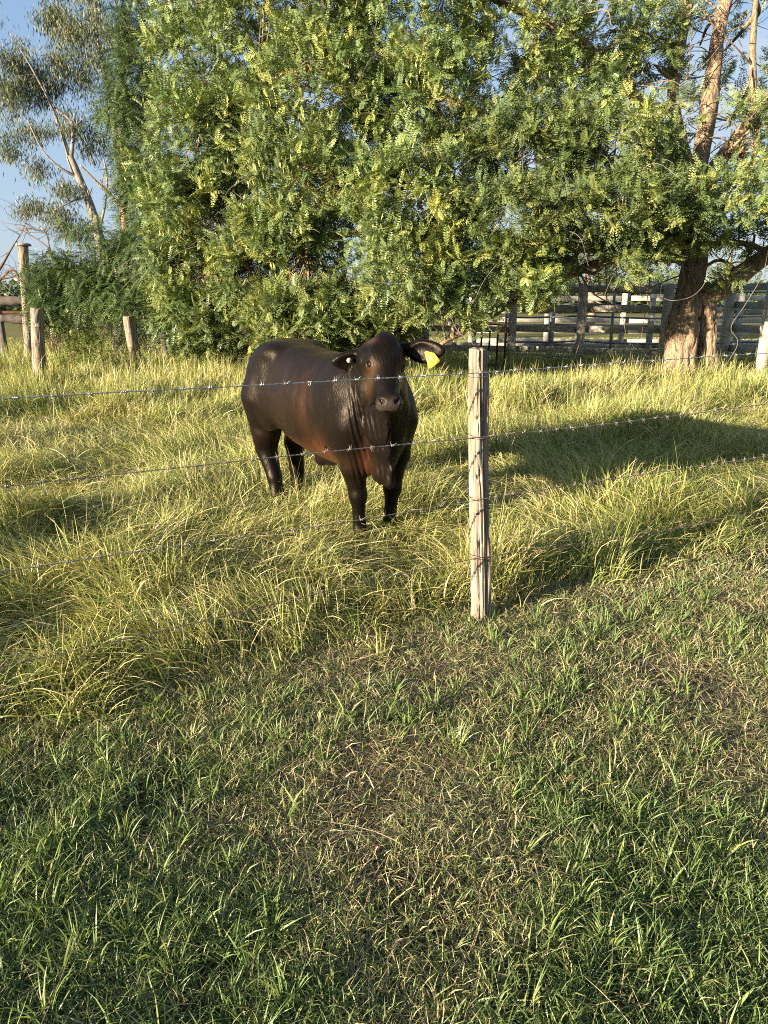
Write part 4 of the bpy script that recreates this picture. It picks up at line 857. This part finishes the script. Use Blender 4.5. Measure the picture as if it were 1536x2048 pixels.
rail_fence('rusty_rail_fence', 'thin rusty pipe rail behind the log fence at the left', [(-120, 24), (150, 24.5)], (1.25,), .06, .06, .10, .1, 1.3, M['rust'], M['rust'], True, seed=7, jit=.01)

# ------------------------------------------------------------------ grass
def blades(x, y, H, Rr, phi, W, nseg, col, curve=.7, rng=R, tipk=.15):
    """x,y roots; H height gained; Rr horizontal reach; phi heading; returns V,F,C"""
    N = len(x); t = np.linspace(0, 1, nseg+1)[None]; z0 = gz(x, y)[:, None] - .01
    rise = H[:, None]*((1+curve)*t - curve*t**2); hor = Rr[:, None]*t**(1.15 + .6*rng.random((N, 1)))
    dx, dy = np.cos(phi)[:, None], np.sin(phi)[:, None]
    sway = (rng.normal(size=(N, 1))*.10*Rr[:, None])*np.sin(t*3)
    cx = x[:, None] + hor*dx - sway*dy; cy = y[:, None] + hor*dy + sway*dx; cz = z0 + rise
    tw = rng.uniform(0, 2*np.pi, (N, 1)); 
    wx, wy = np.cos(tw), np.sin(tw); w = W[:, None]*.5*np.clip(1.15-t, tipk, 1)**.8; w = w*np.where(t > .99, .12, 1)
    wz = rng.normal(size=(N, 1))*.4*w
    A = np.stack([cx - wx*w, cy - wy*w, cz - wz], -1); B_ = np.stack([cx + wx*w, cy + wy*w, cz + wz], -1)
    V = np.stack([A, B_], 2).reshape(-1, 3); n2 = 2*(nseg+1)
    base = (np.arange(N)*n2)[:, None, None]; k = np.arange(nseg)[None, :, None]*2; F = (base + k + np.array([0, 1, 3, 2])[None, None]).reshape(-1, 4)
    Cc = np.repeat(col, n2, 0).reshape(N, nseg+1, 2, 3)
    return V, F, Cc.reshape(-1, 3)
def scatter(n, y0, y1, margin, rng, dens=None):
    """points inside the view wedge (plus margin), thinned by dens(x,y) in 0..1"""
    y = np.sqrt(rng.uniform(0, 1, n)*((y1+1.2)**2-(y0+1.2)**2) + (y0+1.2)**2) - 1.2; x = rng.uniform(-1, 1, n)*(.56*y + margin)
    if dens is not None:
        k = rng.random(n) < dens(x, y); x, y = x[k], y[k]
    return x, y
PALT = np.array([[.20, .25, .065], [.33, .34, .105], [.13, .19, .045], [.43, .38, .17], [.50, .43, .25]])
PALS = np.array([[.095, .155, .048], [.14, .20, .062], [.205, .245, .085], [.33, .29, .15], [.40, .34, .21]])
def pick(pal, w, n, rng):
    w = np.asarray(w, float); 
    if w.ndim == 1: return pal[rng.choice(len(pal), n, p=w/w.sum())]
    c = np.cumsum(w/w.sum(1, keepdims=True), 1); return pal[np.minimum((rng.random((n, 1)) > c).sum(1), len(pal)-1)]
FEET = [(c2w(np.array(f)), w) for f, w in (((.59, -.105, 0), .22), ((.56, .155, 0), .22), ((-.52, -.14, 0), .22), ((-.70, .14, 0), .22))]
def cow_clear(x, y):               # the sward is trodden low round the animal's feet
    m = np.ones(len(x))
    for f, w in FEET:
        for t in (0, .25, .5, .75): m = np.minimum(m, 1 - w*(1-.25*t)*np.exp(-((x-f[0])**2 + (y-f[1]+t*1.0)**2)/.26**2))
    return m
def tall_grass():
    rng = np.random.default_rng(21); out = []
    # tussocks: most blades spring from clumps and bend over in the clump's own direction
    nc = 9000; ux, uy = scatter(nc, 2.0, 17, 1.4, rng, None); th_ = rng.uniform(.6, 1.45, nc); tphi = 2*np.pi*1.5*fbm(np.stack([ux, uy], -1)*.55, 55, 2) + rng.normal(size=nc)*.8; tl = rng.random(nc)
    def run(n, y0, y1, margin, kind):
        x, y = scatter(n, y0, y1, margin, rng, lambda a, b: np.clip((4.2/np.maximum(b, 1))**1.25, 0, 1)*1.0)
        N = len(x); fl = None; m_ = np.ones(N); lv = rng.random(N)
        if kind == 'tuft':
            w = np.clip((4.2/np.maximum(uy, 1))**1.25, 0, 1); j = rng.choice(nc, N, p=w/w.sum()); a = rng.uniform(0, 6.28, N); q = rng.random(N)**.7*rng.uniform(.02, .07, N)
            x, y = ux[j] + q*np.cos(a), uy[j] + q*np.sin(a); m_ = th_[j]; lv = tl[j]
            vx, vy = .8*np.cos(tphi[j]) + .7*np.cos(a) + rng.normal(size=N)*.6, .8*np.sin(tphi[j]) + .7*np.sin(a) + rng.normal(size=N)*.6; fl = np.arctan2(vy, vx)
        s = beyond(x, y) + .05 + .55*(fbm(np.stack([x*2.1, y*2.1], -1), 51, 3)-.5) + .06*rng.normal(size=N); k = s > 0; x, y, s, m_, lv = x[k], y[k], s[k], m_[k], lv[k]
        fl = fl[k] if fl is not None else None
        pos = np.stack([x, y], -1); d = np.hypot(x, y); N = len(x)
        mound = fbm(pos*1.1, 52, 3); lush = fbm(pos*.5, 53, 2); straw = fbm(pos*1.4, 54, 3)
        hh = (.115 + .15*sstep(.3, .72, mound))*(1 + .8*sstep(7, 12, y))*(1 + .45*sstep(.8, .2, s))*(.35 + .65*sstep(-.02, .22, s))*cow_clear(x, y)
        if fl is None: fl = 2*np.pi*1.5*fbm(pos*.55, 55, 2) + rng.normal(size=N)*1.25
        edge = 1-.55*sstep(.35, .0, s)
        if kind == 'mat': H = hh*rng.uniform(.4, 1.15, N); Rr = rng.uniform(.10, .36, N)*(.6+.8*mound)*edge; curve = rng.uniform(.6, 1.0, (N, 1)); W = rng.uniform(.0032, .0065, N)
        elif kind == 'tuft': H = hh*m_*rng.uniform(.6, 1.25, N); Rr = rng.uniform(.05, .30, N)*(.5+.5*m_)*edge; curve = rng.uniform(.3, .95, (N, 1)); W = rng.uniform(.0032, .0072, N)
        else: H = hh*rng.uniform(.8, 1.75, N); Rr = rng.uniform(.02, .14, N); curve = .35; W = rng.uniform(.003, .0055, N)
        W = W*np.maximum(1, d/5.0)**.75
        kq = sstep(.40, .60, .6*straw + .4*lv)[:, None]; green = sstep(.48, .62, lush)[:, None]
        w = (1-kq)*np.array([[2, 3.2, 1.4, 1.2, .5]]) + kq*np.array([[.8, 2.5, .4, 3.1, 2.1]]); w = w + green*np.array([[1.6, .3, 2.4, 0, 0]])
        if kind == 'up': w = w*np.array([[1.2, 1.4, 1.3, .8, .5]])
        col = pick(PALT, w, N, rng)*(.65+.7*rng.random((N, 1)))*(.8+.4*fbm(pos*.8, 57, 2))[:, None]
        out.append(blades(x, y, H, Rr, fl, W, 5 if kind != 'up' else 4, col, curve, rng))
    run(450000, 2.0, 15.0, 1.3, 'mat'); run(260000, 2.0, 17.0, 1.3, 'tuft'); run(120000, 2.0, 17.0, 1.3, 'up')
    # bolder flattened straw and seed leaves lying over the sward
    x, y = scatter(56000, 2.2, 13, 1.0, rng, lambda a, b: np.clip((4.2/np.maximum(b, 1))**1.4, 0, 1)); s = beyond(x, y); k = s > .05; x, y = x[k], y[k]; N = len(x); pos = np.stack([x, y], -1); fl = 2*np.pi*1.5*fbm(pos*.55, 55, 2) + rng.normal(size=N)*.9; hh = (.14 + .18*sstep(.3, .72, fbm(pos*1.1, 52, 3)))*cow_clear(x, y)**1.5
    out.append(blades(x, y, hh*rng.uniform(.7, 1.3, N), rng.uniform(.08, .42, N), fl, rng.uniform(.005, .0092, N)*np.maximum(1, y/6)**.5, 6, pick(PALT, [1.5, 3, .5, 3, 2.5], N, rng)*rng.uniform(.8, 1.25, (N, 1)), rng.uniform(.4, .95, (N, 1)), rng))
    # straight pale seed stalks
    x, y = scatter(900, 2.4, 12, .6, rng); k = beyond(x, y) > .1; x, y = x[k][:330], y[k][:330]; N = len(x)
    out.append(blades(x, y, rng.uniform(.35, .62, N), rng.uniform(.03, .3, N), rng.uniform(0, 6.28, N), np.full(N, .0035)*np.maximum(1, y/5), 6, np.ones((N, 1))*np.array([[.42, .38, .19]]), .2, rng))
    V, F, Cc = stack(out); tag(mesh_obj('tall_grass', V, F, M['grass'], col=Cc), label='long matted yellow green grass around the cow beyond the fence', cat='grass', kind='stuff')
def stack(L):
    n = 0; Vs, Fs, Cs = [], [], []
    for V, F, c in L: Vs.append(V); Fs.append(F+n); Cs.append(c); n += len(V)
    return np.concatenate(Vs), np.concatenate(Fs), np.concatenate(Cs)
def short_grass():
    rng = np.random.default_rng(22); out = []
    def run(n, kind):
        y = rng.uniform(.75, 6.2, n); x = rng.uniform(-1, 1, n)*(.58*y+.7)
        k = rng.random(n) < np.clip((2.0/np.maximum(y, .5))**.9, 0, 1); x, y = x[k], y[k]
        s = beyond(x, y) - .12; pos = np.stack([x, y], -1)
        bare = fbm(pos*2.6, 61, 3); dry = fbm(pos*1.3, 62, 3)
        k = (s < .25) & (rng.random(len(x)) < (1 - .65*sstep(.62, .74, bare))*(1 - (.5 if kind == 'up' else 0)*sstep(1.55, 1.9, y)*sstep(3.3, 2.6, y)*sstep(.38, .55, dry))); x, y, pos, dry, s = x[k], y[k], pos[k], dry[k], s[k]; N = len(x)
        dd = np.clip(dry + .37*sstep(1.45, 2.3, y) - .09 + .05*sstep(-.4, .8, x), 0, 1)
        kq = sstep(.36, .56, dd)[:, None]
        w = (1-kq)*np.array([[3, 3.2, 1.6, .5, .25]]) + kq*np.array([[1.2, 1.5, 1.2, 1.6, 1.2]]); tall = .75 + .7*fbm(pos*1.8, 63, 2)*(1-.5*kq[:, 0])
        if kind == 'up': H = rng.uniform(.020, .078, N)*tall; Rr = rng.uniform(.01, .075, N)*tall; W = rng.uniform(.0022, .0052, N); curve = .5
        elif kind == 'mat': H = rng.uniform(.010, .050, N); Rr = rng.uniform(.03, .11, N); W = rng.uniform(.0022, .0045, N); curve = .9; w = w*np.array([[.6, .8, .8, 2.6, 2.6]])
        col = pick(PALS, w, N, rng)*(.7+.6*rng.random((N, 1)))
        W = W*np.maximum(1, y/2.4)**.6
        out.append(blades(x, y, H, Rr, rng.uniform(0, 6.28, N), W, 3, col, curve, rng))
    run(300000, 'up'); run(260000, 'mat')
    # matted dead thatch in a band before the long grass
    n = 150000; y = rng.uniform(1.4, 3.9, n); x = rng.uniform(-1, 1, n)*(.58*y+.7); pos = np.stack([x, y], -1); s_ = beyond(x, y)
    k = (s_ < .2) & (rng.random(n) < sstep(1.4, 1.9, y)*sstep(.34, .52, fbm(pos*1.3, 62, 3))); x, y = x[k], y[k]; N = len(x)
    out.append(blades(x, y, rng.uniform(.006, .040, N), rng.uniform(.03, .13, N), rng.uniform(0, 6.28, N), rng.uniform(.0020, .0045, N), 4, pick(np.array([[.20, .155, .10], [.27, .21, .135], [.34, .28, .18], [.13, .095, .06]]), [2, 2.5, 1.6, 1], N, rng)*rng.uniform(.75, 1.2, (N, 1)), 1.0, rng))
    # tussocks of broader lush blades near the camera
    tx = rng.uniform(-1.6, 1.8, 800); ty = .85 + 2.9*rng.random(800)**1.4; k = (beyond(tx, ty) < 0) & (fbm(np.stack([tx*1.3, ty*1.3], -1), 62, 3) < .56); tx, ty = tx[k], ty[k]; nb = 15
    a = rng.uniform(0, 6.28, (len(tx), nb)); x = (tx[:, None] + .012*np.cos(a)).ravel(); y = (ty[:, None] + .012*np.sin(a)).ravel(); N = len(x)
    out.append(blades(x, y, rng.uniform(.045, .12, N), rng.uniform(.02, .09, N), a.ravel() + rng.normal(size=N)*.4, rng.uniform(.0035, .0065, N), 4, pick(PALS[:3]*1.1, [1, 1.5, 1], N, rng), .5, rng))
    # long fallen straws
    x = rng.uniform(-2.2, 2.6, 520); y = rng.uniform(.9, 4.6, 520); k = beyond(x, y) < .1; x, y = x[k], y[k]; N = len(x)
    out.append(blades(x, y, rng.uniform(.03, .07, N), rng.uniform(.12, .40, N), rng.normal(.3, 1.2, N), rng.uniform(.0025, .004, N), 7, np.ones((N, 1))*np.array([[.42, .34, .21]])*rng.uniform(.6, 1.1, (N, 1)), 1.2, rng))
    V, F, Cc = stack(out); tag(mesh_obj('short_grass', V, F, M['grass'], col=Cc), label='short patchy green and straw coloured grass in front of the fence', cat='grass', kind='stuff')
tall_grass(); short_grass()
def far_grass():
    rng = np.random.default_rng(23); n = 60000; y = rng.uniform(14, 34, n); x = rng.uniform(-1, 1, n)*(.58*y+1.5); pos = np.stack([x, y], -1)
    col = pick(PALT, [2, 3, 1.5, 2, 1.4], n, rng)*(.7+.5*rng.random((n, 1)))
    V, F, Cc = blades(x, y, rng.uniform(.10, .38, n)*sstep(40, 15, y), rng.uniform(.05, .3, n), rng.uniform(0, 6.28, n), rng.uniform(.012, .022, n), 3, col, .6, rng)
    tag(mesh_obj('pasture_grass', V, F, M['grass'], col=Cc), label='grass of the far pasture behind the yard and posts', cat='grass', kind='stuff')
far_grass()
# fallen dead leaves on the mown side
def fallen():
    m = ramp_mat('dead_leaf', [(.30, .16, .06), (.42, .26, .12)], nscale=30, rough=.7)
    for px, py, L, a, lab in ((1142, 1562, .045, .2, 'small orange brown dead leaf on the short grass, the nearer to the middle'), (1210, 1600, .032, 1.9, 'small tan dead leaf lying in the short grass right of the orange one')):
        r = ray(px, py); t = -1.52/r[2]; p = CAM + r*t; n = 9; u = np.linspace(0, 1, n); w = L*.22*np.sin(np.pi*u)**.8 + .0006; A = np.array([math.cos(a), math.sin(a), .12]); B_ = np.array([-math.sin(a), math.cos(a), .25])
        cen = p + A*(u[:, None]-.5)*L + np.array([0, 0, 1.0])*(.010*np.sin(np.pi*u))[:, None]; V = np.concatenate([cen - B_*w[:, None] + np.array([0, 0, .005]), cen, cen + B_*w[:, None] + np.array([0, 0, .004])])
        i = np.arange(n-1); F = np.concatenate([np.stack([i, i+1, n+i+1, n+i], -1), np.stack([n+i, n+i+1, 2*n+i+1, 2*n+i], -1)])
        tag(mesh_obj('dead_leaf', V, F, m), label=lab, cat='leaf')
fallen()
